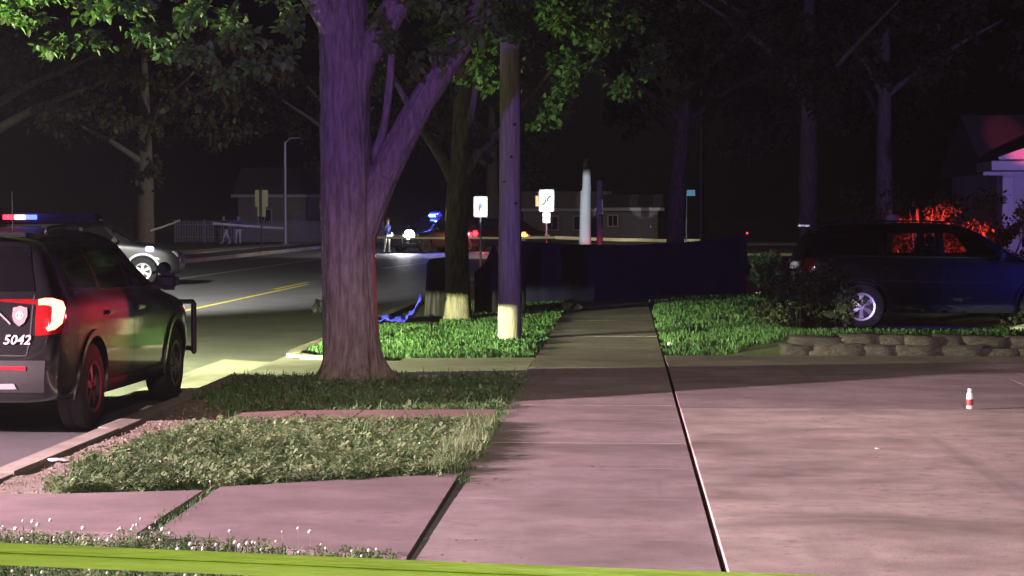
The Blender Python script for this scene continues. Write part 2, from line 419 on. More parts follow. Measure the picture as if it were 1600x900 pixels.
while y < 148:
    slab(far_kerb, [(-17.7, y), (-17.5, y), (-17.5, y + 5.9), (-17.7, y + 5.9)], 0.0, MT['kerb'], 'kerb_stone', 0.3); y += 5.92

# sidewalk slabs
sw = group_struct('sidewalk'); y = 3.2
while y < 64:
    L = 1.6 if y < 26 else 1.55
    slab(sw, [(WX0, y), (WX1, y), (WX1, y + L - 0.007), (WX0, y + L - 0.007)], random.uniform(-0.0015, 0.0015), MT['walk'], tilt=.001); y += L
# the wide concrete drive to the right
dr = group_struct('driveway')
ys = [3.0, 18.75, 22.4, 26.12]
xs = [WX1 + 0.028, 4.3, 8.4, 12.5]
for j in range(len(ys) - 1):
    for i in range(len(xs) - 1):
        m = MT['slab'] if j < 1 else MT['walk']
        o = 0.25 if j % 2 else 0.0
        sx0 = xs[i] if i == 0 else xs[i] - o; sx1 = xs[i + 1] - o
        slab(dr, [(sx0, ys[j]), (sx1 - 0.01, ys[j]), (sx1 - 0.01, ys[j + 1] - 0.014), (sx0, ys[j + 1] - 0.014)],
             (.022 if j == 0 else .010 if j == 1 else .006), m, tilt=.0015)
sheet('soil_joint', [(WX1 - 0.05, 2), (WX1 + 0.1, 2), (WX1 + 0.1, 27), (WX1 - 0.05, 27)], -0.055, MT['soil'])
# near cross path (two slabs with an overgrown gap), red path and drive crossing
pa = group_struct('cross_path')
slab(pa, [(-4.10, 11.5), (-2.62, 11.2), (-2.62, 13.02), (-4.10, 12.75)], 0.006, MT['pathmauve'], tilt=0.01)
slab(pa, [(-2.54, 11.05), (-1.085, 10.5), (-1.085, 13.95), (-2.54, 13.15)], 0.010, MT['pathmauve'], tilt=0.01)
rp = group_struct('red_path')
slab(rp, [(-3.35, 17.55), (-2.3, 17.6), (-2.3, 18.5), (-3.30, 18.35)], 0.012, MT['redpath'])
slab(rp, [(-2.29, 17.6), (-1.12, 17.62), (-1.12, 18.62), (-2.29, 18.5)], 0.016, MT['redpath'])
ap = group_struct('drive_crossing')
slab(ap, [(KX0 + 0.02, 22.62), (-2.7, 22.88), (-2.7, 25.7), (-3.5, 25.72), (KX0 + 0.02, 26.9)], -0.05, MT['apron'], thick=0.3)
slab(ap, [(-2.69, 22.88), (-1.09, 22.9), (-1.09, 25.86), (-2.69, 25.72)], -0.012, MT['apron'], thick=0.3)
slab(ap, [(KX0 - 0.9, 21.4), (KX0 + 0.01, 21.9), (KX0 + 0.01, 26.6), (KX0 - 0.9, 27.2)], ROAD_Z + 0.02, MT['apron'], thick=0.15)
# far sidewalk across the road
fs = group_struct('far_sidewalk'); y = 60
while y < 147:
    slab(fs, [(-22.0, y), (-20.3, y), (-20.3, y + 2.9), (-22.0, y + 2.9)], 0.0, MT['walk']); y += 2.92

# lawn on the right, rising behind the stone edging and dipping to the parked truck
def sm(a, b, t):
    t = min(1, max(0, (t - a) / (b - a))); return t * t * (3 - 2 * t)
def lawn_z(x, y):
    z = -0.02 + nz2(x, y, 0.6, 0.03)
    z += 0.16 * sm(1.0, 2.2, x) * (1 - sm(28.5, 31, y))
    z += -0.16 * sm(2.2, 3.2, x) * sm(30, 32.5, y) * (1 - sm(39, 44, y))
    return z
height_sheet('lawn', WX1 + 0.01, 45, 26.4, 100, 0.4, lawn_z, MT['lawn'])
sheet('parking_pad', [(2.6, 33.0), (12, 33.0), (12, 38.2), (2.6, 38.2)], -0.165, MT['dirt'])

# ================================================================== grass (uncountable)
def inside(poly, x, y):
    n = len(poly); c = np.zeros(len(x), bool); j = n - 1
    for i in range(n):
        xi, yi = poly[i]; xj, yj = poly[j]
        cond = ((yi > y) != (yj > y)) & (x < (xj - xi) * (y - yi) / (yj - yi + 1e-12) + xi)
        c ^= cond; j = i
    return c

def scatter(poly, n, holes=(), clump=0.0):
    p = np.array(poly); x = RNG.uniform(p[:, 0].min(), p[:, 0].max(), n * 2); y = RNG.uniform(p[:, 1].min(), p[:, 1].max(), n * 2)
    k = inside(poly, x, y)
    rag = np.array([noise.noise(Vector((a * 3.1, b * 3.1, 21))) for a, b in zip(x, y)]) if clump else 0
    rag2 = np.array([noise.noise(Vector((a * 3.1, b * 3.1, 57))) for a, b in zip(x, y)]) if clump else 0
    x0, y0 = x, y
    k = inside(poly, x + rag * .22, y + rag2 * .3)
    for h in holes: k &= ~inside(h, x, y)
    x, y = x[k][:n], y[k][:n]
    if clump:
        d = np.array([noise.noise(Vector((a * 2.2, b * 2.2, 11))) + 0.6 * noise.noise(Vector((a * 7, b * 7, 5))) for a, b in zip(x, y)])
        k = RNG.uniform(-0.6, 0.6, len(x)) * clump < d + 0.25
        x, y = x[k], y[k]
    return x, y

def blades(name, poly, n, h, w, mat, zf, clump=0.6, holes=(), lean=0.5):
    x, y = scatter(poly, n, holes, clump); n = len(x)
    z = np.array([zf(a, b) for a, b in zip(x, y)])
    H = h * RNG.uniform(0.45, 1.25, n); a = RNG.uniform(0, 2 * np.pi, n); ln = lean * RNG.uniform(0.1, 1.2, n) * H
    wd = w * RNG.uniform(0.6, 1.3, n)
    dx, dy = np.cos(a), np.sin(a); px, py = -dy, dx
    V = np.zeros((n, 5, 3))
    for k, (hh, ll, ww) in enumerate([(0, 0, -1), (0, 0, 1), (0.6, 0.35, 0.8), (0.6, 0.35, -0.8), (1, 1, 0)]):
        V[:, k, 0] = x + dx * ln * ll + px * wd * ww * 0.5
        V[:, k, 1] = y + dy * ln * ll + py * wd * ww * 0.5
        V[:, k, 2] = z + H * hh * (1 - 0.12 * ll) - 0.01
    b = (np.arange(n) * 5)[:, None]
    F = np.concatenate([b + np.array([[0, 1, 2]]), b + np.array([[0, 2, 3]]), b + np.array([[3, 2, 4]])])
    o = obj(name, arrays_mesh(name, V.reshape(-1, 3), F), mat)
    return tag(o, kind='stuff')

def rosettes(name, poly, n, size, hgt, mat, zf, clump=0.7, holes=()):
    """clover and broad weed leaves: three oval leaflets tilted every way on short stalks"""
    x, y = scatter(poly, n, holes, clump); n = len(x)
    z = np.array([zf(a, b) for a, b in zip(x, y)]) + hgt * RNG.uniform(0.15, 1.0, n)
    sz = size * RNG.uniform(0.55, 1.3, n); a0 = RNG.uniform(0, 2 * np.pi, n)
    V = []; tiltx = RNG.normal(0, 0.45, n); tilty = RNG.normal(0, 0.45, n)
    for q in range(3):
        a = a0 + q * 2.094; c, s = np.cos(a), np.sin(a)
        for (u, v, e) in [(0.05, 0, 0), (0.55, -0.38, 0.12), (1.0, 0, 0.0), (0.55, 0.38, 0.12)]:
            lx = (u * c - v * s) * sz; ly = (u * s + v * c) * sz
            V.append(np.stack([x + lx, y + ly, z + lx * tiltx + ly * tilty + e * sz], 1))
    V = np.stack(V, 1)
    b = (np.arange(n) * 12)[:, None]
    F = np.concatenate([b + np.array([[0, 1, 2, 3]]), b + np.array([[4, 5, 6, 7]]), b + np.array([[8, 9, 10, 11]])])
    o = obj(name, arrays_mesh(name, V.reshape(-1, 3), F), mat)
    return tag(o, kind='stuff')

P_MAIN = [(-3.55, 13.0), (-3.0, 13.15), (-2.5, 13.25), (-1.10, 14.0), (-1.04, 17.5), (-2.0, 17.55), (-3.3, 17.45), (-3.55, 16.2), (-3.75, 14.2)]
P_TREE = [(-3.45, 18.45), (-2.3, 18.55), (-1.06, 18.7), (-1.05, 22.75), (-2.7, 22.8), (-4.0, 22.4), (-4.1, 20.2), (-3.8, 19.2)]
P_FRONT = [(-4.2, 6.5), (-1.25, 6.5), (-1.12, 10.4), (-2.5, 10.98), (-4.15, 11.35)]
P_GAP = [(-2.65, 10.9), (-2.49, 10.9), (-2.47, 13.3), (-2.66, 13.2)]
P_MID = [(-3.5, 25.85), (-1.10, 25.95), (-1.08, 46), (-3.0, 46), (-3.0, 33.4), (-4.0, 33.4), (-4.08, 27.0)]
P_LAWN = [(0.52, 26.45), (1.45, 26.5), (1.6, 27.2), (3.1, 28.0), (8, 28.0), (8, 33), (3, 33), (3, 45), (0.6, 45), (0.5, 33)]
P_EDGE = [(-1.13, 13.4), (-1.01, 13.4), (-0.99, 22.8), (-1.12, 22.8)]
blades('grass', P_MAIN, 30000, 0.085, 0.007, MT['grass'], verge_z, clump=1.0)
rosettes('clover', P_MAIN, 40000, 0.024, 0.085, MT['weeds'], verge_z, clump=1.1)
rosettes('clover', P_MAIN, 3000, 0.042, 0.11, MT['weeds'], verge_z, clump=2.2)
blades('tall_grass', P_MAIN, 5000, 0.17, 0.007, MT['grass'], verge_z, clump=2.4, lean=.8)
blades('tall_grass', [(-1.32, 13.9), (-1.04, 13.9), (-1.02, 17.5), (-1.28, 17.5)], 3400, 0.17, 0.009, MT['weeds'], verge_z, clump=1.2)
blades('tall_grass', P_TREE, 4000, 0.15, 0.009, MT['grass'], verge_z, clump=2.4, lean=.8)
blades('grass', P_TREE, 26000, 0.085, 0.011, MT['grass'], verge_z, clump=0.9)
blades('dry_grass', P_TREE, 9000, 0.07, 0.011, MT['drygrass'], verge_z, clump=1.2)
rosettes('clover', P_TREE, 3500, 0.04, 0.06, MT['weeds'], verge_z, clump=1.2)
blades('grass', P_FRONT, 14000, 0.12, 0.009, MT['grass'], verge_z)
rosettes('clover', P_FRONT, 16000, 0.024, 0.09, MT['weeds'], verge_z)
blades('grass', P_GAP, 900, 0.06, 0.009, MT['grass'], verge_z, clump=0)
blades('grass', P_EDGE, 2600, 0.065, 0.009, MT['grass'], lambda x, y: -0.02, clump=1.3)
blades('grass', P_MID, 52000, 0.085, 0.018, MT['grass'], verge_z, clump=0.45)
blades('lawn_grass', P_LAWN, 30000, 0.10, 0.022, MT['grass'], lawn_z, clump=0.5)
blades('dry_grass', [(-4.05, 13.2), (-3.5, 13.2), (-3.4, 18.5), (-4.0, 21.0)], 1500, 0.04, 0.008, MT['drygrass'], verge_z, clump=1.5)

# clover flower heads
def flowers(name, poly, n, zlo, zhi, r):
    x, y = scatter(poly, n, (), 0); bm = bmesh.new()
    for a, b in zip(x, y):
        z = verge_z(a, b) + random.uniform(zlo, zhi)
        v = bmesh.ops.create_icosphere(bm, subdivisions=1, radius=r * random.uniform(0.6, 1.15))['verts']
        bmesh.ops.translate(bm, verts=v, vec=(a, b, z))
        cyl(bm, (a, b, z - 0.12), (a, b, z), 0.0015, seg=3, caps=False)
    return tag(obj(name, bm, MT['flower']), kind='stuff')
flowers('clover_flowers', P_FRONT, 190, 0.09, 0.16, 0.011)
flowers('clover_flowers', [(-3.9, 10.6), (-1.2, 10.0), (-1.15, 10.5), (-2.5, 10.95), (-4.1, 11.3)], 60, 0.1, 0.17, 0.011)
flowers('clover_flowers', P_MAIN, 26, 0.07, 0.11, 0.008)

# pebbles on the bare dirt by the kerb
bm = bmesh.new(); xx, yy = scatter([(-4.1, 12.9), (-3.5, 12.9), (-3.3, 18.5), (-3.6, 21.5), (-4.1, 22)], 280)
for a, b in zip(xx, yy):
    v = bmesh.ops.create_icosphere(bm, subdivisions=1, radius=random.uniform(0.006, 0.022))['verts']
    bmesh.ops.scale(bm, verts=v, vec=(1, random.uniform(.6, 1), .6)); bmesh.ops.translate(bm, verts=v, vec=(a, b, verge_z(a, b)))
tag(obj('gravel', bm, MT['dirt']), kind='stuff')

# ================================================================== trees
LEAF6 = np.array([(0, 0, 0), (-.32, .22, .07), (-.26, .62, .05), (0, 1, -.05), (.26, .62, .05), (.32, .22, .07)])
def leaves_mesh(name, clusters, seed=0, droop=0.35):
    """clusters: (cx,cy,cz, rx,ry,rz, n, leaf length): twigs radiate in each cluster, leaves stand along them"""
    g = np.random.default_rng(seed); POS = []; SZ = []; DIR = []; tw = []
    for (cx, cy, cz, rx, ry, rz, n, sz) in clusters:
        nt = max(3, n // 9); c = np.array([cx, cy, cz]); r = np.array([rx, ry, rz])
        d = g.normal(size=(nt, 3)); d /= np.linalg.norm(d, axis=1)[:, None]
        L = g.uniform(0.25, 1.0, nt) ** 0.6
        start = c + d * r * (L * g.uniform(0.0, 0.55, nt))[:, None]
        end = c + d * r * L[:, None] + np.array([0, 0, -droop * 0.25]) * r[2]
        for s, e in zip(start, end):
            k = n // nt; t = g.uniform(0, 1, k)[:, None]
            p = s + (e - s) * t + g.normal(0, sz * 0.35, (k, 3)); POS.append(p); SZ.append(sz * g.uniform(0.55, 1.2, k))
            dd = (e - s) / (np.linalg.norm(e - s) + 1e-6) * 0.5 + g.normal(0, 0.7, (k, 3)) + np.array([0, 0, -droop]); DIR.append(dd)
            tw.append((s, e))
    P = np.concatenate(POS); s = np.concatenate(SZ); D = np.concatenate(DIR); D /= np.linalg.norm(D, axis=1)[:, None]
    up = g.normal(0, 0.55, D.shape) + np.array([0, 0, 1.0])
    X = np.cross(D, up); X /= np.linalg.norm(X, axis=1)[:, None] + 1e-9; Z = np.cross(X, D)
    V = P[:, None, :] + (LEAF6[None, :, 0:1] * X[:, None, :] + LEAF6[None, :, 1:2] * D[:, None, :] + LEAF6[None, :, 2:3] * Z[:, None, :]) * s[:, None, None]
    b = (np.arange(len(P)) * 6)[:, None]
    F = np.concatenate([b + np.array([[0, 1, 2, 3]]), b + np.array([[0, 3, 4, 5]])])
    return arrays_mesh(name, V.reshape(-1, 3), F), tw

def tree(name, label, loc, trunk, limbs, clusters, bark, leaf, seed=0, group=None, seg=18, droop=0.35, twig_r=0.006, ridge=0.0):
    t = thing(name, label, 'tree', loc, 0, group)
    obj('trunk', tube(smooth_path(trunk, 40 if ridge else 8), 110 if ridge else seg, 0.10, 2.2, seed, ridge=ridge), bark, t, smooth=0)
    for i, L in enumerate(limbs):
        obj('limb', tube(smooth_path(L, 24 if ridge and i == 0 else 5), 64 if ridge and i == 0 else max(8, seg - 6), 0.08, 2.0, seed + i * 3, ridge=ridge if i == 0 else 0), bark, t, smooth=0)
    if clusters:
        me, tw = leaves_mesh('crown', clusters, seed, droop)
        o = obj('crown', me, leaf, t); o['kind'] = 'stuff'
        # twigs
        n = len(tw); A = np.array([a for a, b in tw]); B = np.array([b for a, b in tw])
        V = []
        for k in range(3):
            off = np.array([math.cos(k * 2.1), math.sin(k * 2.1), 0.3]) * twig_r; V.append(A + off)
        for k in range(3):
            off = np.array([math.cos(k * 2.1), math.sin(k * 2.1), 0.3]) * twig_r * 0.5; V.append(B + off)
        V = np.stack(V, 1); b = (np.arange(n) * 6)[:, None]
        F = np.concatenate([b + np.array([[0, 1, 4, 3]]), b + np.array([[1, 2, 5, 4]]), b + np.array([[2, 0, 3, 5]])])
        o = obj('twigs', arrays_mesh('twigs', V.reshape(-1, 3), F), bark, t); o['kind'] = 'stuff'
    return t

def crown_clusters(g, c, r, n_cl, leaves, sz, shell=0.45, flat=1.0):
    out = []
    for _ in range(n_cl):
        d = g.normal(size=3); d /= np.linalg.norm(d); L = g.uniform(shell, 1.0)
        p = np.array(c) + d * np.array(r) * L; cr = g.uniform(0.5, 1.1) * min(r) * 0.33
        out.append((*p, cr * 1.3, cr * 1.3, cr * 0.8 * flat, int(leaves * g.uniform(0.6, 1.3)), sz))
    return out

# --- the big near tree on the verge
g = np.random.default_rng(3)
tr1 = [(0.02, 0, -0.12, .43), (0.01, 0, 0.02, .355), (0, 0, 0.3, .305), (-.01, 0, 0.9, .285), (-.03, 0, 1.9, .272), (-.06, .02, 3.0, .255), (-.10, .05, 4.2, .235), (-.2, .1, 6.0, .2), (-.2, .3, 8, .12)]
limbs1 = [[(.08, .02, 1.45, .17), (.26, .03, 1.95, .17), (.45, .02, 2.35, .15), (.69, .0, 2.80, .14), (.93, .05, 3.2, .13), (1.25, .2, 3.7, .11), (1.6, .5, 4.5, .09), (2.4, .9, 6, .05)],
          [(-.02, 0.0, 3.0, .19), (.14, .05, 3.42, .17), (.36, .1, 3.75, .15), (.7, .1, 4.3, .12), (1.5, .6, 5.6, .07)],
          [(-.05, 0, 3.5, .16), (-.5, -.2, 4.2, .12), (-1.3, -.4, 4.9, .09), (-2.6, -.7, 5.2, .05), (-3.9, -.9, 4.7, .02)],
          [(-.2, .1, 4.6, .12), (-.8, .8, 5.5, .09), (-1.7, 1.8, 6.2, .05)],
          [(.2, .1, 2.3, .05), (.33, .1, 2.6, .045), (.42, .05, 3.2, .04), (.5, .0, 4.4, .03)]]
cl1 = []
# boughs hanging into the top of the picture at the left
for (x, z, rx, rz, n) in [(-2.95, 3.95, .35, .22, 150), (-2.45, 3.85, .35, .2, 150), (-2.1, 3.62, .28, .15, 110), (-1.75, 3.45, .26, .16, 110),
                          (-1.45, 3.8, .3, .2, 120), (-1.05, 3.55, .28, .2, 140), (-.9, 3.25, .22, .13, 110), (-1.15, 3.1, .2, .1, 90), (-.55, 3.75, .25, .25, 120),
                          (-.72, 4.05, .3, .2, 120), (-3.3, 3.75, .28, .22, 90), (-1.9, 4.1, .5, .2, 160), (-2.8, 4.35, .6, .25, 160)]:
    cl1.append((x, -.5 + g.uniform(-.6, .3), z + .02, rx, .4, rz, n, 0.105))
for (x, z, rx, rz, n) in [(.42, 3.55, .13, .13, 60), (.72, 3.27, .11, .1, 46), (.36, 3.72, .1, .06, 25)]:
    cl1.append((x, -.35, z, rx, .15, rz, n, 0.11))
# leaves hanging in front of the upper limb
for (x, z) in [(.98, 3.42), (1.2, 3.65), (1.05, 3.9), (1.45, 3.9), (.75, 3.98)]: cl1.append((x, -.15, z, .22, .2, .2, 110, 0.10))
for (x, z, rx, rz, n) in [(-3.6, 3.95, .3, .2, 110), (-3.1, 3.5, .25, .14, 80), (-2.65, 3.55, .25, .16, 90), (-1.5, 3.35, .22, .12, 80), (-.6, 3.4, .2, .16, 90), (-1.2, 3.75, .25, .18, 110), (-2.2, 3.9, .3, .18, 120)]:
    cl1.append((x, -.5 + g.uniform(-.5, .3), z, rx, .4, rz, n, 0.10))
cl1 += crown_clusters(g, (-.3, .5, 7.6), (4.4, 4.2, 2.9), 75, 190, 0.13)
tree('street_tree', 'thick purple-lit tree trunk with a stub limb on the near verge', (-2.88, 22.15, 0), tr1, limbs1, cl1, MT['bark'], MT['leaf'], 3, seg=28, ridge=.02)

# --- second tree, behind the pole
g = np.random.default_rng(5)
tr2 = [(0, 0, -.1, .29), (0, 0, .1, .235), (0, 0, .6, .205), (-.02, 0, 1.5, .19), (.02, 0, 2.3, .18), (.05, .05, 3.0, .15), (.1, .1, 4.5, .12), (.1, .2, 7, .06)]
limbs2 = [[(0, 0, 2.2, .12), (-.25, .0, 2.65, .09), (-.6, .05, 3.2, .07), (-1.3, .3, 4.4, .04)],
          [(.03, 0, 2.25, .12), (.3, .0, 2.7, .085), (.75, .0, 3.15, .07), (1.6, .1, 4.2, .04)],
          [(.02, 0, 2.4, .1), (.1, -.1, 3.0, .08), (.28, -.2, 3.6, .06), (.5, -.4, 5, .04)]]
cl2 = [(.92, -2.0, 3.95, .22, .4, .38, 130, .13), (.6, -1.2, 4.2, .25, .3, .3, 70, .13)]
cl2 += [(1.55 + .1 * k, -3.0 + .1 * k, 3.12 + .17 * k, .24, .3, .17, 120, .115) for k in range(5)]
cl2 += [(1.95, -2.6, 4.05, .14, .2, .28, 90, .115), (2.05, -2.5, 4.6, .2, .3, .3, 90, .115)]
cl2 += [(g.uniform(-1.4, 3.2), g.uniform(-3, .5), g.uniform(3.85, 5.4), .4, .4, .28, 120, .115) for _ in range(34)]
cl2 += [(1.16 + dx_, -5.75, 4.25 + dz_, .2, .16, .18, 100, .10) for dx_, dz_ in ((-.15, .15), (.12, .05), (.0, .35), (.25, .4), (-.25, .45))]
cl2 += [(.62, -3.6, 3.95, .16, .2, .22, 80, .11), (.75, -3.7, 3.62, .12, .2, .14, 50, .11)]
cl2 += crown_clusters(g, (.2, .8, 7.2), (3.6, 3.6, 2.6), 55, 170, 0.15)
tree('street_tree', 'slender tree with whitened base just left of the utility pole', (-2.76, 35.0, 0), tr2, limbs2, cl2, MT['bark2'], MT['leaf'], 5, seg=20)

# --- trees across the road and further on
def far_tree(label, x, y, h, r, cr, n_cl, leaves, sz, leaf, seed, lean=0.0, low=(), fork=None, cz=None):
    g = np.random.default_rng(seed)
    tp = [(0, 0, -.3, r * 1.5), (0, 0, .15, r * 1.1), (lean * .3, 0, h * .3, r), (lean * .7, 0, h * .6, r * .75), (lean, 0, h, r * .3)]
    lb = []
    for k in range(4):
        a = g.uniform(0, 6.28); z0 = h * g.uniform(.42, .65); d = cr[0] * .7
        lb.append([(lean * .6, 0, z0, r * .45), (lean * .6 + math.cos(a) * d * .4, math.sin(a) * d * .4, z0 + h * .12, r * .3), (lean + math.cos(a) * d, math.sin(a) * d, z0 + h * .25, r * .12)])
    cl = crown_clusters(g, (lean, 0, cz or h * .85), cr, n_cl, leaves, sz)
    for L in low: cl.append(L)
    return tree('roadside_tree', label, (x, y, 0), tp, lb, cl, MT['bark2'], leaf, seed, group='trees along the street', seg=14)
far_tree('tree across the road hanging lit branch tips above the dark far-lane vehicle', -20.5, 66, 9, .42, (6.5, 6, 4.2), 60, 130, .26, MT['leafolive'], 11,
         low=[(3.0 + .75 * k, -3 + .3 * k, 5.0 - .12 * k, .7, .8, .35, 90, .2) for k in range(5)] + [(5.0 + .5 * k, -2.5, 6.1 - .1 * k, .6, .7, .35, 80, .2) for k in range(4)], cz=8.6)
far_tree('tree at far left edge above the police car roof', -19.5, 46, 8, .35, (4.5, 4, 3.4), 50, 130, .22, MT['leaf'], 12, cz=6.9)
far_tree('tree rising behind the fence left of the thin blue-lit pole', -27.0, 118, 11, .5, (8, 7, 5), 50, 130, .36, MT['leafolive'], 13, cz=9)
far_tree('tree standing behind the thin pole across the road', -19.5, 146, 12, .5, (8, 7, 5.2), 50, 120, .4, MT['leafdark'], 14, cz=9.5)
far_tree('dark tree behind the vehicle with the bright white headlight', -10.5, 168, 12, .5, (8, 7, 5), 45, 120, .45, MT['leafdark'], 15, cz=9.5)
far_tree('trunk of the tree directly behind the blue street name sign', 1.55, 66, 9, .27, (5.5, 5.5, 3.6), 55, 130, .26, MT['leafdark'], 16, lean=.5, cz=8.0,
         low=[(.2 + .35 * k, -4, 5.3 - .09 * k, .4, .5, .22, 70, .15) for k in range(4)])
far_tree('straight trunk with a pale lower half left of the dark parked vehicle', 4.85, 56, 10, .235, (5, 5, 3.4), 55, 130, .24, MT['leafdark'], 17, cz=8.6,
         low=[(-1.6 + .25 * k, -5, 6.4 - .35 * k, .4, .5, .45, 90, .16) for k in range(7)])
far_tree('dim tree standing in front of the right-hand house roof', 9.5, 78, 11, .3, (6, 6, 4), 55, 130, .32, MT['leafdark'], 18, cz=8.8)
far_tree('dim tree between the dark screen and the right-hand house', 7.2, 84, 10, .3, (5, 5, 4), 50, 120, .32, MT['leafdark'], 19, cz=7.6)

# --- bushes at the right
def bush(label, loc, clusters, leaf, seed, stems=5, h=1.0, group='bushes around the parked vehicle', mat=None):
    t = thing('bush', label, 'bush', loc, 0, group); g = np.random.default_rng(seed)
    for k in range(stems):
        a = g.uniform(0, 6.28); rr = g.uniform(.1, .5) * h
        obj('stem', tube([(math.cos(a) * .06, math.sin(a) * .06, -.35, .03), (math.cos(a) * rr * .5, math.sin(a) * rr * .5, h * .4, .025), (math.cos(a) * rr, math.sin(a) * rr, h * .85, .01)], 6), mat or MT['bark'], t)
    me, _ = leaves_mesh('foliage', clusters, seed, .2)
    o = obj('foliage', me, leaf, t); o['kind'] = 'stuff'
    return t
g = np.random.default_rng(31)
cb = [(g.uniform(-1.5, 1.5), g.uniform(-.5, .5), g.uniform(.5, 2.4) - .3 * abs(g.normal()), .5, .5, .4, 190, .075) for _ in range(26)]
cb += [(g.uniform(-1.7, 1.7), g.uniform(-.5, .3), g.uniform(.4, 1.5), .4, .3, .3, 330, .06) for _ in range(40)]
cb += [(g.uniform(-1.9, -.2), g.uniform(-.3, .5), g.uniform(.2, 1.3), .4, .3, .3, 330, .06) for _ in range(22)]
bush('large red-lit bush behind the dark parked vehicle', (6.15, 44.3, 0), cb, MT['leafolive'], 31, 7, 2.2)
bush('dark rounded bush between the red-lit bush and the house', (8.1, 46.5, 0), [(g.uniform(-1, 1), g.uniform(-.5, .5), g.uniform(.3, 1.9), .5, .5, .4, 150, .12) for _ in range(16)], MT['leafdark'], 32, 5, 1.7)
bush('low dark shrub hiding the tail of the dark parked vehicle', (2.75, 34.0, -.05), [(g.uniform(-.55, .85), g.uniform(-.3, .3), g.uniform(.1, 1.05), .28, .28, .22, 150, .07) for _ in range(30)], MT['leafdark'], 33, 5, .8, mat=MT['trim'])
cb = [(g.uniform(-.36, .36), g.uniform(-.3, .3), g.uniform(.12, .8), .14, .14, .12, 90, .06) for _ in range(40)]
bush('pale green boxy clipped bush at the right end of the dark screen', (3.45, 52.5, 0), cb, MT['grass'], 34, 5, .8, mat=MT['bark2'])
bush('low straggly plant in front of the dark parked vehicle', (6.1, 31.2, -.05), [(g.uniform(-.7, .6), g.uniform(-.2, .2), g.uniform(.05, .32), .25, .2, .14, 80, .07) for _ in range(9)], MT['leafdark'], 35, 4, .3)
# pale leaning trunk behind the truck
t = thing('leaning_trunk', 'short purple-lit leaning tree trunk rising behind the dark parked vehicle roof', 'tree', (5.05, 41.5, -.1))
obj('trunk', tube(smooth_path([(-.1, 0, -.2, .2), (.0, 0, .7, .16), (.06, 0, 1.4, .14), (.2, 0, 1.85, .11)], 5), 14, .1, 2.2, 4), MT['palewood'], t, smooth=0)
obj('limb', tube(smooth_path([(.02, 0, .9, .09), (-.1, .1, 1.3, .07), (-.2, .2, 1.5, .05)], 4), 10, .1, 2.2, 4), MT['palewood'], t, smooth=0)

# ================================================================== poles and posts
t = thing('utility_pole', 'tall weathered wooden utility pole on the lit green verge', 'pole', (-1.60, 29.6, 0))
obj('shaft', tube([(0, 0, -.2, .172)] + [(0.01 * k * .2, 0, .05 + 1.0 * k, .168 - .0055 * k) for k in range(12)], 22, 0.03, 1.5, 2), MT['polewood'], t, smooth=0)
for (z, a) in [(2.55, -1.4), (3.0, -1.1), (1.9, -1.0), (2.2, -2.0)]:
    bm = bmesh.new(); r = .155; cyl(bm, (math.cos(a) * r * .9, math.sin(a) * r * .9, z), (math.cos(a) * (r + .025), math.sin(a) * (r + .025), z), .022, seg=8)
    obj('bolt', bm, MT['inkblack'], t)
bm = bmesh.new(); cyl(bm, (.165, -.06, 0), (.125, -.05, 7.5), .012, seg=6); obj('ground_wire', bm, MT['inkblack'], t)
bm = bbox((0, 0, 10.2), (2.4, .1, .12), .01); obj('crossarm', bm, MT['polewood'], t)

t = thing('white_post', 'tall white-lit post standing behind the dark screen', 'post', (-1.14, 62, 0))
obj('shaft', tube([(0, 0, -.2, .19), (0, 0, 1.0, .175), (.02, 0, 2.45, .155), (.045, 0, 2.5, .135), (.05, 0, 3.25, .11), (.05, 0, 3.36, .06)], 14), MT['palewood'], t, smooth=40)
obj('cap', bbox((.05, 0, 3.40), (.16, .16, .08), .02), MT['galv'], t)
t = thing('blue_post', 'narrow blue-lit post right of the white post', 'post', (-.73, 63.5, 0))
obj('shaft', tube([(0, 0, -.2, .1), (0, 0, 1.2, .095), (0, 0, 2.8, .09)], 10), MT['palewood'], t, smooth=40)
obj('meter_box', bbox((0, -.12, 2.0), (.2, .16, .5), .02), MT['galv'], t)
t = thing('thin_pole', 'thin blue-lit metal pole across the road in front of the fence', 'pole', (-20.8, 129, 0))
obj('shaft', tube([(0, 0, -.1, .13), (0, 0, .3, .11), (0, 0, 6.3, .075)], 10), MT['galv'], t, smooth=40)
obj('base_plate', bbox((0, 0, .03), (.4, .4, .06), .01), MT['galv'], t)
obj('arm', tube([(0, 0, 6.2, .05), (.3, 0, 6.5, .04), (.9, 0, 6.55, .035)], 8), MT['galv'], t)

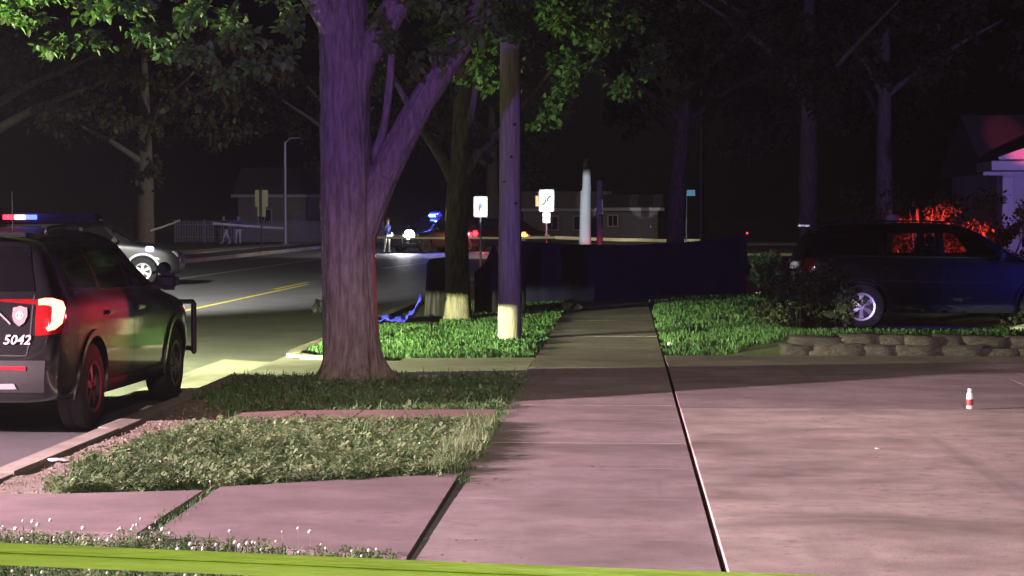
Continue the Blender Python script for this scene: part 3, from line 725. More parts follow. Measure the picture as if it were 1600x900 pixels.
# ================================================================== signs
def panel(w, h, r, th=0.006, z=0):
    """rounded sign plate standing in the XZ plane, facing -Y"""
    bm = bmesh.new(); pts = []
    for cx, cz, a0 in [(w / 2 - r, h / 2 - r, 0), (-w / 2 + r, h / 2 - r, 90), (-w / 2 + r, -h / 2 + r, 180), (w / 2 - r, -h / 2 + r, 270)]:
        for k in range(4):
            a = R(a0 + 30 * k); pts.append((cx + r * math.cos(a), cz + r * math.sin(a)))
    f = bm.faces.new([bm.verts.new((x, 0, zz + z)) for x, zz in pts])
    ex = bmesh.ops.extrude_face_region(bm, geom=[f]); bmesh.ops.translate(bm, verts=[v for v in ex['geom'] if isinstance(v, bmesh.types.BMVert)], vec=(0, th, 0))
    bmesh.ops.recalc_face_normals(bm, faces=bm.faces[:]); return bm
def stroke(pts, w, y=-.004):
    """flat inked stroke in XZ"""
    bm = bmesh.new(); P = [Vector(p) for p in pts]; L = []; Rr = []
    for i, p in enumerate(P):
        d = (P[min(i + 1, len(P) - 1)] - P[max(i - 1, 0)]).normalized(); n = Vector((-d.y, d.x)) * w / 2
        L.append(bm.verts.new((p.x + n.x, y, p.y + n.y))); Rr.append(bm.verts.new((p.x - n.x, y, p.y - n.y)))
    for i in range(len(P) - 1): bm.faces.new((L[i], L[i + 1], Rr[i + 1], Rr[i]))
    return bm
def post(t, h, s=.05, mat=MT['galv'], y=.03):
    bm = bmesh.new(); cyl(bm, (0, y, -.15), (0, y, h), s / 2, seg=8); return obj('post', bm, mat, t)

# sign with the blue emblem
t = thing('road_sign', 'small white sign with a blue mark left of the utility pole', 'sign', (-3.74, 55, 0)); post(t, 2.25)
p = obj('sign_face', panel(.36, .54, .04, z=1.97), MT['signwhite'], t)
obj('blue_mark', stroke([(-.02, 1.87), (-.035, 1.95), (.0, 2.06), (.03, 2.0), (-.01, 1.94)], .035), MT['inkblue'], p)
# sign with the two curved black bars and plaque under it
t = thing('road_sign', 'white sign with two curved black marks right of the utility pole', 'sign', (-2.2, 60, 0)); post(t, 2.5)
p = obj('sign_face', panel(.43, .63, .04, z=2.17), MT['signwhite'], t)
obj('curved_mark', stroke([(-.14 + .11 * math.sin(a), 2.14 - .11 * math.cos(a) + .02) for a in np.linspace(.1, 1.9, 8)], .04), MT['inkblack'], p)
obj('curved_mark', stroke([(.14 - .11 * math.sin(a), 2.2 + .11 * math.cos(a) - .02) for a in np.linspace(.1, 1.9, 8)], .04), MT['inkblack'], p)
obj('plaque', panel(.22, .3, .02, z=1.68), MT['signwhite'], t)
# street name blade
t = thing('street_name_sign', 'blue street name sign blade on a thin post above the dark screen', 'sign', (2.2, 75, 0)); post(t, 2.62, .06)
obj('name_blade', panel(.62, .21, .02, .02, z=2.55), MT['signblue'], t)
obj('blade_bracket', bbox((0, .03, 2.68), (.06, .05, .06), .005), MT['galv'], t)
# sign seen from behind across the road
t = thing('road_sign', 'grey back of a two-plate road sign across the road', 'sign', (-18.3, 106, 0)); post(t, 3.2, .07, MT['inkblack'], -.05)
obj('sign_plate', panel(.66, .86, .05, .01, z=2.62), MT['signback'], t)
obj('lower_plate', panel(.42, .48, .03, .01, z=1.94), MT['signback'], t)
obj('rail', bbox((0, -.03, 2.3), (.07, .03, 1.5), 0), MT['inkblack'], t)

# ================================================================== vehicles
CUT = {}
def eval_mesh(o, name):
    dg = bpy.context.evaluated_depsgraph_get(); dg.update()
    me = bpy.data.meshes.new_from_object(o.evaluated_get(dg)); me.name = name; return me

def loft_body(name, st, cutters, sub=2):
    """st: stations (y, zb, w, zs, wt, zt, zc) lofted and subdivided, cutters: bmeshes subtracted"""
    bm = bmesh.new(); rings = []
    for (y, zb, w, zs, wt, zt, zc) in st:
        h = [(0, zb), (w * .6, zb), (w * .9, zb + .015), (w * .975, zb + .09), (w, zb + (zs - zb) * .5), (w * .992, zs - .09), (w * .965, zs),
             ((w * .965 + wt) / 2 + .012, (zs + zt) / 2), (wt + .015, zt - min(.09, (zt - zs) * .3)), (wt - .06, zt - .01), (wt * .55, zc - .006), (0, zc)]
        full = h + [(-x, z) for x, z in h[-2:0:-1]]
        rings.append([bm.verts.new((x, y, z)) for x, z in full])
    n = len(rings[0])
    for a, b in zip(rings, rings[1:]):
        for k in range(n): bm.faces.new((a[k], a[(k + 1) % n], b[(k + 1) % n], b[k]))
    bm.faces.new(rings[0]); bm.faces.new(rings[-1][::-1])
    bmesh.ops.recalc_face_normals(bm, faces=bm.faces[:])
    me = bpy.data.meshes.new(name); bm.to_mesh(me); bm.free()
    o = bpy.data.objects.new(name, me); link(o)
    o.modifiers.new('s', 'SUBSURF').levels = sub
    solid = eval_mesh(o, name + '_solid')
    tmp = []
    for c in cutters:
        cm = bpy.data.meshes.new('c'); bmesh.ops.recalc_face_normals(c, faces=c.faces[:]); c.to_mesh(cm); c.free()
        co = bpy.data.objects.new('c', cm); link(co); tmp.append(co)
        b = o.modifiers.new('b', 'BOOLEAN'); b.operation = 'DIFFERENCE'; b.solver = 'EXACT'; b.object = co
    out = eval_mesh(o, name)
    out.polygons.foreach_set('use_smooth', [True] * len(out.polygons)); out.set_sharp_from_angle(angle=R(38))
    bvh = BVHTree.FromPolygons([v.co[:] for v in solid.vertices], [p.vertices[:] for p in solid.polygons])
    for x in tmp + [o]: bpy.data.objects.remove(x)
    return out, bvh

AX = {'x+': (Vector((6, 0, 0)), Vector((-1, 0, 0)), 0), 'x-': (Vector((-6, 0, 0)), Vector((1, 0, 0)), 0),
      'y-': (Vector((0, -9, 0)), Vector((0, 1, 0)), 1), 'y+': (Vector((0, 9, 0)), Vector((0, -1, 0)), 1), 'z+': (Vector((0, 0, 6)), Vector((0, 0, -1)), 2)}
def proj_pt(bvh, axis, a, b, off):
    o, d, k = AX[axis]
    p = Vector((0, a, b)) if k == 0 else (Vector((a, 0, b)) if k == 1 else Vector((a, b, 0)))
    h, n, _, _ = bvh.ray_cast(p + o, d)
    if h is None: return None
    if n.dot(d) > 0: n = -n
    return h + n * off
def patch(bvh, axis, q, nu=8, nv=6, off=.006, rnd=0.0):
    """q: four 2D corners laid on the body as a thin raised panel"""
    bm = bmesh.new(); g = []
    us = [0] + list(np.linspace(0, 1, nu + 1)) + [1]; vs = [0] + list(np.linspace(0, 1, nv + 1)) + [1]
    q = [Vector(c) for c in q]
    for j, v in enumerate(vs):
        row = []
        for i, u in enumerate(us):
            uu, vv = u, v
            if rnd:   # pull the corners in
                cu, cv = (u - .5) * 2, (v - .5) * 2
                k = 1 - rnd * (abs(cu) * abs(cv)) ** 3; uu = .5 + cu * k / 2; vv = .5 + cv * k / 2
            p = (q[0] * (1 - uu) + q[1] * uu) * (1 - vv) + (q[3] * (1 - uu) + q[2] * uu) * vv
            edge = i in (0, len(us) - 1) or j in (0, len(vs) - 1)
            h = proj_pt(bvh, axis, p.x, p.y, -.012 if edge else off)
            row.append(bm.verts.new(h) if h is not None else None)
        g.append(row)
    for j in range(len(vs) - 1):
        for i in range(len(us) - 1):
            f = (g[j][i], g[j][i + 1], g[j + 1][i + 1], g[j + 1][i])
            if all(f):
                try: bm.faces.new(f)
                except ValueError: pass
    bmesh.ops.recalc_face_normals(bm, faces=bm.faces[:])
    return bm
def band(bvh, axis, pts, w, off=.004, n=10):
    """narrow strip along a polyline laid on the body"""
    P = []
    for a, b in zip(pts, pts[1:]):
        for k in range(n): P.append(Vector(a).lerp(Vector(b), k / n))
    P.append(Vector(pts[-1])); bm = bmesh.new(); prev = None
    for i, p in enumerate(P):
        d = (P[min(i + 1, len(P) - 1)] - P[max(i - 1, 0)]).normalized(); m = Vector((-d.y, d.x)) * w / 2
        a = proj_pt(bvh, axis, *(p + m), off); b = proj_pt(bvh, axis, *(p - m), off)
        cur = (bm.verts.new(a), bm.verts.new(b)) if a and b else None
        if cur and prev: bm.faces.new((prev[0], cur[0], cur[1], prev[1]))
        prev = cur
    return bm

def lathe(prof, seg=32, axis='x'):
    bm = bmesh.new(); rings = []
    for (r, x) in prof:
        rings.append([bm.verts.new((x, r * math.cos(2 * math.pi * k / seg), r * math.sin(2 * math.pi * k / seg))) for k in range(seg)])
    for a, b in zip(rings, rings[1:]):
        for k in range(seg): bm.faces.new((a[k], a[(k + 1) % seg], b[(k + 1) % seg], b[k]))
    bmesh.ops.recalc_face_normals(bm, faces=bm.faces[:]); return bm

WHEEL = {}
def wheel(parent, x, y, r, rim_r, side, rim_mat, spokes=5, width=.24, key='w'):
    """side: +1 outer face to +x"""
    k = (key, r, rim_r, spokes)
    if k not in WHEEL:
        w = width / 2
        ty = lathe([(rim_r, -w * .9), (rim_r + .03, -w), (r - .05, -w * 1.0), (r - .012, -w * .85), (r, -w * .6), (r, -w * .1), (r - .008, -w * .08), (r - .008, w * .08), (r, w * .1), (r, w * .6), (r - .012, w * .85), (r - .05, w), (rim_r + .03, w), (rim_r - .012, w * .92), (rim_r - .012, -w * .9), (rim_r, -w * .9)], 40)
        me_t = bpy.data.meshes.new('tyre'); ty.to_mesh(me_t); ty.free()
        me_t.polygons.foreach_set('use_smooth', [True] * len(me_t.polygons)); me_t.set_sharp_from_angle(angle=R(40))
        rm = lathe([(rim_r + .004, w * .95), (rim_r - .006, w * 1.02), (rim_r - .035, w * .98), (rim_r - .05, w * .7), (rim_r - .055, -w * .8)], 40)
        for s in range(spokes):
            for da in (-.13, .13):
                a = 2 * math.pi * s / spokes + da * (5 / spokes)
                v = box(rm, (0, 0, 0), (.035, .036, rim_r - .06)); c0 = Vector((w * .66, 0, (rim_r - .02) / 2 + .02))
                bmesh.ops.transform(rm, matrix=Matrix.Rotation(a, 4, 'X') @ Matrix.Translation(c0) @ Matrix.Rotation(-.10, 4, 'Y'), verts=v)
        cyl(rm, (w * .3, 0, 0), (w * .74, 0, 0), .075, .06, 20)
        me_r = bpy.data.meshes.new('rim'); rm.to_mesh(me_r); rm.free()
        hb = bmesh.new(); cyl(hb, (-w * .3, 0, 0), (w * .2, 0, 0), rim_r * .72, seg=28); cyl(hb, (-w, 0, 0), (-w * .2, 0, 0), .08, seg=12)
        me_h = bpy.data.meshes.new('wheel'); hb.to_mesh(me_h); hb.free()
        WHEEL[k] = (me_h, me_t, me_r)
    me_h, me_t, me_r = WHEEL[k]
    h = obj('wheel', me_h, MT['steel'], parent, loc=(x, y, r), rot=(0, 0, 0 if side > 0 else math.pi))
    obj('tyre', me_t, MT['rubber'], h); obj('rim', me_r, rim_mat, h)
    return h

SUV = [(-2.53, .50, .84, .62, .80, .72, .74), (-2.50, .40, .92, .80, .87, .95, .96), (-2.455, .34, .955, 1.02, .87, 1.15, 1.16), (-2.40, .31, .97, 1.12, .85, 1.24, 1.26),
       (-2.28, .30, .985, 1.17, .79, 1.52, 1.56), (-2.17, .29, .99, 1.18, .76, 1.66, 1.70), (-1.95, .28, .995, 1.18, .745, 1.70, 1.745), (-1.2, .26, 1.0, 1.17, .74, 1.725, 1.775),
       (-.3, .25, 1.0, 1.16, .74, 1.725, 1.78), (.2, .25, 1.0, 1.15, .73, 1.70, 1.755), (.42, .25, 1.0, 1.145, .71, 1.64, 1.70), (.85, .25, 1.0, 1.13, .76, 1.40, 1.45), (1.22, .25, 1.0, 1.11, .84, 1.165, 1.21),
       (1.36, .25, 1.0, 1.09, .86, 1.13, 1.165), (1.9, .26, .985, 1.02, .84, 1.08, 1.115), (2.22, .28, .96, .93, .80, 1.02, 1.05), (2.38, .32, .90, .80, .76, .92, .95), (2.46, .40, .82, .70, .72, .80, .82), (2.48, .46, .76, .64, .66, .72, .73)]
def wheel_cut(y, r, z, side):
    bm = bmesh.new(); cyl(bm, (side * .62, y, z), (side * 1.3, y, z), r, seg=40); return bm
SUV_CACHE = []
SM = {}
def shared(key, maker):
    if key not in SM:
        bm = maker(); me = bpy.data.meshes.new(key); bm.to_mesh(me); bm.free()
        me.polygons.foreach_set('use_smooth', [True] * len(me.polygons)); me.set_sharp_from_angle(angle=R(40)); SM[key] = me
    return SM[key]

def make_suv(label, loc, rz, paint, police=True, rim=None, name='police_suv', cat='suv', group='sport utility vehicles', near=False, lamps=None, rims=5, body_override=None):
    if not SUV_CACHE:
        SUV_CACHE.append(loft_body('suv_body', SUV, [wheel_cut(y, .43, .40, s) for y in (-1.51, 1.51) for s in (-1, 1)]))
    body_me, bvh = SUV_CACHE[0]
    t = thing(name, label, cat, loc, rz, group); rim = rim or MT['steel']
    body = obj('body', body_override or body_me, paint, t); clear = body_override is not None
    for ax, s in (('x+', 1), ('x-', -1)):
        for nm, q in (('front_window', [(.80, 1.22), (-.12, 1.22), (-.12, 1.62), (.40, 1.60)]), ('rear_window', [(-.20, 1.22), (-1.12, 1.23), (-1.12, 1.62), (-.20, 1.62)]), ('quarter_window', [(-1.22, 1.24), (-2.05, 1.27), (-1.95, 1.58), (-1.22, 1.62)])):
            obj(nm, shared(nm + ax, lambda: patch(bvh, ax, q, 12, 6, .004, .04)), MT['glass'] if clear and nm != 'quarter_window' else MT['darkglass'], t)
        for nm, pts in (('front_door', [(1.02, 1.10), (1.0, .55), (.92, .40), (-.14, .40), (-.16, 1.18)]), ('rear_door', [(-.16, .40), (-.95, .40), (-1.08, .62), (-1.20, .95), (-1.20, 1.18)])):
            d = obj(nm, shared(nm + '_seam' + ax, lambda: band(bvh, ax, pts, .012, .003)), MT['trim'], t)
        for yy in (.02, -1.02):
            def hm(yy=yy):
                p = proj_pt(bvh, ax, yy, 1.02, .03); bm = bbox(p, (.035, .24, .04), .012, 2); return bm
            obj('door_handle', shared('handle%g' % yy + ax, hm), paint, t)
        obj('belt_trim', shared('belt' + ax, lambda: band(bvh, ax, [(.9, 1.185), (-.2, 1.20), (-2.0, 1.225)], .022, .008)), MT['chrome'], t)
        obj('rocker_trim', shared('rocker' + ax, lambda: patch(bvh, ax, [(1.02, .30), (-1.02, .30), (-1.02, .42), (1.02, .42)], 10, 3, .02)), MT['trim'], t)
        for yc in (1.51, -1.51):
            def arch(yc=yc):
                bm = bmesh.new(); prev = None
                for k in range(25):
                    a = math.pi * (-.06 + 1.12 * k / 24); cur = []
                    for (rr, off) in ((.425, .0), (.432, .022), (.485, .022), (.492, .002)):
                        yy_, zz_ = yc + rr * math.cos(a), .40 + rr * math.sin(a)
                        p = proj_pt(bvh, ax, yy_, max(zz_, .36), off); cur.append(bm.verts.new(Vector((p.x, yy_, zz_))) if p else None)
                    if prev:
                        for i in range(3):
                            q4 = (prev[i], cur[i], cur[i + 1], prev[i + 1])
                            if all(q4): bm.faces.new(q4)
                    prev = cur
                return bm
            obj('wheel_arch', shared('arch%g' % yc + ax, arch), MT['archwhite'] if paint is MT['silver'] else paint, t)
        def mirror():
            bm = bbox((s * 1.10, .78, 1.24), (.20, .13, .17), .045, 3); v = box(bm, (s * .985, .80, 1.19), (.12, .06, .05)); return bm
        obj('door_mirror', shared('mirror' + ax, mirror), MT['trim'], t)
        # tail lamp: lens and the lit hook-shaped element
        tl = obj('tail_lamp', shared('tail' + ax, lambda: patch(bvh, 'y-', [(s * .77, .88), (s * .965, .90), (s * .955, 1.19), (s * .77, 1.19)], 10, 8, .012, .05)), MT['lamp_off'], t)
        tl2 = obj('tail_lamp', shared('tails' + ax, lambda: patch(bvh, ax, [(-2.47, .90), (-2.30, .98), (-2.30, 1.17), (-2.44, 1.19)], 5, 6, .010, .05)), MT['lamp_off'], t)
        if lamps and lamps.get('tail'):
            def hook():
                bm = bmesh.new(); path = [(.785, 1.155), (.83, 1.162), (.88, 1.158), (.915, 1.14), (.93, 1.10), (.93, 1.04), (.925, .99), (.905, .955), (.87, .935)]
                wd = [.045, .052, .058, .062, .066, .066, .062, .05, .03]; prev = None
                P = [Vector(p) for p in path]
                for i, p in enumerate(P):
                    d = (P[min(i + 1, 8)] - P[max(i - 1, 0)]).normalized(); n_ = Vector((-d.y, d.x)) * wd[i] / 2; cur = []
                    for e in (1, .33, -.33, -1):
                        h = proj_pt(bvh, 'y-', s * min(p.x + n_.x * e, .958), p.y + n_.y * e, .02); cur.append(bm.verts.new(h))
                    if prev:
                        for k in range(3): bm.faces.new((prev[k], cur[k], cur[k + 1], prev[k + 1]))
                    prev = cur
                return bm
            obj('lit_element', shared('hook' + ax, hook), MT['tail_on'], tl)
        hl = obj('headlight', shared('head' + ax, lambda: patch(bvh, 'y+', [(s * .48, .80), (s * .80, .78), (s * .84, .93), (s * .50, .93)], 8, 4, .008)), MT['head_on'] if lamps and lamps.get('head') else MT['clearlens'], t)
    obj('windshield', shared('windshield', lambda: patch(bvh, 'y+', [(-.76, 1.20), (.76, 1.20), (.62, 1.66), (-.62, 1.66)], 12, 8, .004)), MT['darkglass'], t)
    obj('rear_glass', shared('rearglass', lambda: patch(bvh, 'y-', [(-.74, 1.25), (.74, 1.25), (.64, 1.62), (-.64, 1.62)], 12, 6, .006)), MT['darkglass'], t)
    obj('grille', shared('grille', lambda: patch(bvh, 'y+', [(-.46, .58), (.46, .58), (.48, .90), (-.48, .90)], 10, 6, .010)), MT['trim'], t)
    obj('rear_bumper', shared('rbump', lambda: patch(bvh, 'y-', [(-.84, .42), (.84, .42), (.86, .68), (-.86, .68)], 16, 4, .022)), MT['trim'], t)
    obj('tailgate_seam', shared('tgs', lambda: band(bvh, 'y-', [(-.74, 1.22), (-.73, .86), (-.70, .72), (.70, .72), (.73, .86), (.74, 1.22)], .012, .004)), MT['trim'], t)
    pl = obj('plate', shared('plate', lambda: patch(bvh, 'y-', [(-.17, .78), (.17, .78), (.17, .95), (-.17, .95)], 4, 3, .012)), MT['signback'], t)
    for s in (-1, 1):
        obj('rear_reflector', shared('refl%d' % s, lambda: patch(bvh, 'y-', [(s * .44, .605), (s * .70, .60), (s * .70, .63), (s * .44, .635)], 8, 2, .030)), MT['reflector'], t)
        obj('skid_trim', shared('skid%d' % s, lambda: patch(bvh, 'y-', [(s * .1, .44), (s * .62, .45), (s * .60, .49), (s * .1, .48)], 8, 2, .030)), MT['galv'], t)
    bm_k = lambda: bbox((0, -2.20, 1.725), (1.30, .26, .035), .012, 2)
    obj('roof_spoiler', shared('spoiler', bm_k), paint, t)
    for s in (-1, 1):
        def railm():
            pts = [(s * .70, -1.95, 1.73, .014), (s * .70, -1.8, 1.785, .016), (s * .705, -.8, 1.80, .016), (s * .70, .1, 1.785, .016), (s * .69, .25, 1.73, .014)]
            return tube(smooth_path(pts, 5), 8)
        obj('roof_rail', shared('rail%d' % s, railm), MT['trim'], t)
    for yy in (-1.51, 1.51):
        for s in (-1, 1): wheel(t, s * .87, yy, .385, .235, s, rim, rims)
    if near: obj('matte_roof_patch', shared('mattepatch', lambda: patch(bvh, 'z+', [(-.62, -2.0), (.62, -2.0), (.62, .3), (-.62, .3)], 10, 14, .004)), MT['trim'], t)  # matte patch added to dull the light bar's reflection on the roof
    if police:
        lb = obj('light_bar', shared('lightbar', lambda: bbox((0, .02, 1.825), (1.26, .28, .035), .01, 2)), MT['trim'], t)
        obj('light_bar_top', shared('lightbartop', lambda: bbox((0, .02, 1.875), (1.22, .25, .062), .02, 2)), MT['barlens'], lb)
        for s in (-1, 1):
            obj('bar_foot', shared('barfoot%d' % s, lambda: bbox((s * .5, .02, 1.80), (.06, .18, .06), .008)), MT['trim'], lb)
        for key, xx, mm in (lamps or {}).get('bar', ()):
            obj('bar_lens', shared('barlens%g' % xx, lambda: bbox((xx, -.118, 1.872), (.105, .03, .045), .006)), mm, lb)
        def push():
            bm = bmesh.new()
            for s in (-1, 1):
                cyl(bm, (s * .32, 2.56, .42), (s * .32, 2.56, 1.02), .028, seg=8)
                pts = [(s * .32, 2.56, .98), (s * .70, 2.52, .97), (s * .99, 2.26, .98), (s * 1.035, 2.12, .96)]
                for a, b in zip(pts, pts[1:]): cyl(bm, a, b, .026, seg=8)
                pts = [(s * .32, 2.56, .50), (s * .72, 2.53, .50), (s * 1.0, 2.26, .48), (s * 1.04, 2.10, .46)]
                for a, b in zip(pts, pts[1:]): cyl(bm, a, b, .026, seg=8)
                cyl(bm, (s * 1.037, 2.11, .46), (s * 1.035, 2.12, .97), .03, seg=8)
                box(bm, (s * .32, 2.50, .55), (.05, .12, .08))
            box(bm, (0, 2.56, .62), (.66, .04, .18)); box(bm, (0, 2.56, .96), (.66, .04, .06))
            return bm
        obj('push_bumper', shared('push', push), MT['trim'], t)
        bm = bmesh.new(); cyl(bm, (.3, -1.6, 1.74), (.3, -1.62, 2.1), .006, .003, 6); obj('antenna', bm, MT['trim'], t)
        # pillar spotlight
        def spotl():
            bm = bmesh.new(); cyl(bm, (.93, .80, 1.32), (1.01, .84, 1.35), .012, seg=6); cyl(bm, (1.02, .80, 1.36), (1.02, .92, 1.36), .05, .07, 14); return bm
        obj('spotlight', shared('spotl', spotl), MT['trim'], t)
    return t, bvh

MT['tail_on'] = emit_mat('lit_tail_lamp', (1.0, 0.20, 0.10), 9.0, (.4, .02, .02))
MT['reflector'] = emit_mat('reflector_glow_red', (1.0, 0.03, 0.06), 0.55, (.5, .01, .02))  # no lamp: the reflector's shine is put in as emission
MT['head_on'] = emit_mat('lit_headlight', (0.9, 0.96, 1.0), 30.0)
MT['barlens'] = M('dark_bar_lens', (0.015, 0.015, 0.03), 0.5, 0.05)
MT['bar_red'] = emit_mat('lit_red_lens', (1.0, 0.03, 0.06), 5.0, (.3, .01, .01))
MT['bar_blue'] = emit_mat('lit_blue_lens', (0.04, 0.06, 1.0), 9.0, (.01, .01, .3))
MT['bar_pink'] = emit_mat('lit_pink_lens', (1.0, 0.35, 0.5), 6.0, (.3, .1, .1))
MT['amber_on'] = emit_mat('lit_amber_lamp', (1.0, 0.28, 0.03), 10.0, (.4, .1, .01))

# --- the near police vehicle, number 5042
suv, sbvh = make_suv('black police vehicle numbered 5042 with red tail light glowing at the kerb', (-5.6, 19.85, ROAD_Z), R(-1.5), MT['black'], near=True,
                     lamps=dict(tail=True, bar=[('r', -.22, MT['bar_red']), ('p', -.11, MT['bar_pink']), ('b', .0, MT['bar_blue'])]))
def proj_mesh(src, axis, f, off):
    for v in src.vertices:
        a, b = f(v.co); h = proj_pt(sbvh, axis, a, b, off)
        if h: v.co = h
    return src
cu = bpy.data.curves.new('unit_number', 'FONT'); cu.body = '5042'; cu.size = .108; cu.shear = .22; cu.offset = .0022; cu.resolution_u = 3; cu.space_character = 1.05
to = bpy.data.objects.new('unit_number', cu); link(to); me = eval_mesh(to, 'unit_number'); bpy.data.objects.remove(to)
wtxt = max(v.co.x for v in me.vertices)
obj('unit_number', proj_mesh(me, 'y-', lambda c: (.505 + c.x * .235 / wtxt, .815 + c.y), .016), MT['letter'], suv)
sh = bmesh.new(); pts = [(-.06, .07), (-.03, .075), (0, .085), (.03, .075), (.06, .07), (.065, 0), (.045, -.05), (0, -.085), (-.045, -.05), (-.065, 0)]
vs = [sh.verts.new((x, z, 0)) for x, z in pts]; c0 = sh.verts.new((0, 0, 0))
for i in range(10): sh.faces.new((vs[i], vs[(i + 1) % 10], c0))
me = bpy.data.meshes.new('badge'); sh.to_mesh(me); sh.free()
bd = obj('badge', proj_mesh(me, 'y-', lambda c: (.635 + c.x, 1.045 + c.y), .014), MT['badge'], suv)
sh = bmesh.new()
for k in range(14):
    a = 2 * math.pi * k / 14; b = 2 * math.pi * (k + 1) / 14
    q = [(r * math.cos(x), r * math.sin(x) + .005) for r, x in ((.034, a), (.034, b), (.022, b), (.022, a))]
    sh.faces.new([sh.verts.new((x, z, 0)) for x, z in q])
sh.faces.new([sh.verts.new((x, z, 0)) for x, z in ((-.012, -.02), (.012, -.02), (.012, .022), (-.012, .022))])
me = bpy.data.meshes.new('seal'); sh.to_mesh(me); sh.free()
obj('seal', proj_mesh(me, 'y-', lambda c: (.635 + c.x, 1.045 + c.y), .017), MT['letter'], bd)
obj('slanted_stripe', band(sbvh, 'y-', [(.36, 1.16), (.56, .98)], .016, .013), MT['badge'], suv)
light('tail_light', 'POINT', (.88, -2.70, 1.05), 2.2, (1, .05, .06), suv, .08)
light('tail_light', 'POINT', (-.88, -2.70, 1.05), 2.2, (1, .05, .06), suv, .08)
light('bar_light', 'POINT', (-.15, -.3, 1.95), .6, (1, .1, .35), suv, .1)
light('bar_light', 'POINT', (.05, -.3, 1.95), 1.0, (.1, .12, 1), suv, .1)

# --- dark SUV angled across the far lane, glare painted onto its arches
wsuv, _ = make_suv('dark vehicle with wheel arches painted white for glare and a bluish lamp across the far lane', (-14.6, 57.3, ROAD_Z), R(-84), MT['silver'], police=False, rim=MT['alloy'], name='dark_suv', cat='suv', lamps=dict(head=False), rims=6)
obj('fender_lamp', bbox((.985, 1.70, 1.0), (.06, .22, .13), .025, 2), emit_mat('blue_white_lamp', (.35, .45, 1.0), 14.0), wsuv)
light('fender_light', 'POINT', (1.3, 1.7, 1.05), 8, (.4, .45, 1), wsuv, .1)

# --- vehicle with bright headlight blocking the road far ahead
csuv, _ = make_suv('distant police vehicle with bright white headlight, blue roof light and red tail lamps', (-9.9, 109.5, ROAD_Z), R(140), MT['black'], lamps=dict(bar=[]), group='sport utility vehicles')
for hx, st in ((-.63, 60.0), (.63, 6.0)):
    bm = bmesh.new(); bmesh.ops.create_uvsphere(bm, u_segments=16, v_segments=10, radius=.34 if hx < 0 else .15); bmesh.ops.translate(bm, verts=bm.verts, vec=(hx, 2.36, .92)); bmesh.ops.scale(bm, verts=bm.verts, vec=(1, .5, .8), space=Matrix.Translation((-hx, -2.36, -.92)))
    obj('headlight_glow', bm, emit_mat('bright_white_lamp', (.93, .97, 1.0), st), csuv)  # ball oversized to give the headlight's glare a shape
lb = obj('beacon_halo', bbox((-.15, .02, 1.92), (.86, .4, .36), .13, 3), emit_mat('beacon_halo_blue', (.02, .03, 1.0), 2.4, (.01, .01, .3)), csuv)  # outer box is the beacon's blue halo given a shape
obj('beacon_core', bbox((-.15, .10, 1.92), (.46, .5, .16), .06, 2), emit_mat('beacon_core_light', (.15, .3, 1.0), 8.0, (.01, .01, .3)), lb)
for (yy, zz, ss) in ((-2.1, .98, .34), (-1.72, .82, .2)): obj('red_lamp', bbox((-.97, yy, zz), (.2, ss, ss * .85), .06, 2), MT['bar_red'], csuv)
light('red_light', 'POINT', (-1.6, -2.2, 1.0), 120, (1, .06, .08), csuv, .1)
light('headlight_beam', 'SPOT', (-.63, 2.72, .90), 1300, (.92, .96, 1.0), csuv, .08, target=(-7.5, 14, .2), spot=70, blend=1.0)
light('blue_flasher', 'SPOT', (0, -.2, 2.3), 3500, (.16, .14, 1.0), csuv, .15, target=(20.0, -9.0, 1.5), spot=46, blend=.7)
light('beacon_light', 'POINT', (-.15, .0, 2.35), 600, (.08, .10, 1.0), csuv, .15)

# --- vehicle behind the pole with red and amber lamps
rsuv, _ = make_suv('distant dark vehicle with an amber lamp behind the utility pole', (-6.05, 112.5, ROAD_Z), R(-141), MT['black'], police=False, name='dark_suv', lamps=dict())
for (x, y, z, m, s) in [(.84, 2.36, .90, 'amber_on', .34)]:
    obj('marker_lamp', bbox((x, y, z), (s, s, s * .9), s * .3, 2), MT[m], rsuv)
light('amber_light', 'POINT', (1.35, 2.5, 1.0), 120, (1, .4, .08), rsuv, .1)

# --- vehicles outside the left edge of the picture whose lamps light the verge, the trees and the pavement
asuv, _ = make_suv('police vehicle just outside the left edge whose low beams light the green verge', (-11.0, 20.6, ROAD_Z), R(38 - 90), MT['black'], lamps=dict(head=True))
# low beams with the sharp upper cut-off given by added plates ahead of them
obj('added_beam_plate', bbox((0, 3.17, 1.02), (2.8, .01, .40)), MT['trim'], asuv)
obj('added_beam_plate', bbox((0, 2.86, 1.215), (2.8, .63, .01)), MT['trim'], asuv)
light('low_beam', 'SPOT', (.6, 2.62, .832), 9000, (.93, 1.0, .52), asuv, .003, target=(.6, 14, .25), spot=98, blend=.5)
light('low_beam', 'SPOT', (-.6, 2.62, .832), 23000, (.93, 1.0, .52), asuv, .003, target=(-5.6, 14, .25), spot=92, blend=1.0)
light('added_spot', 'SPOT', (0, .6, 2.1), 6500, (.95, 1.0, .70), asuv, .05, target=(2.97, 5.4, 4.55), spot=22, blend=.5)  # spot added to brighten the hanging boughs
light('added_spot', 'SPOT', (.5, .6, 2.1), 7000, (.9, 1.0, .62), asuv, .05, target=(-3.2, 14.7, 3.9), spot=11.5, blend=.4)  # spot added for the leaf clusters near the pole
light('added_spot', 'SPOT', (-.5, .6, 2.1), 60000, (.78, .88, 1.0), asuv, .05, target=(-26.5, 33.3, 2.1), spot=3.2, blend=.4)  # narrow spot added to light the white and blue posts
bsuv, _ = make_suv('police vehicle outside the lower left edge whose lamps light the pale pavement', (-15.6, 10.9, ROAD_Z), R(12 - 90), MT['black'], lamps=dict(head=True))
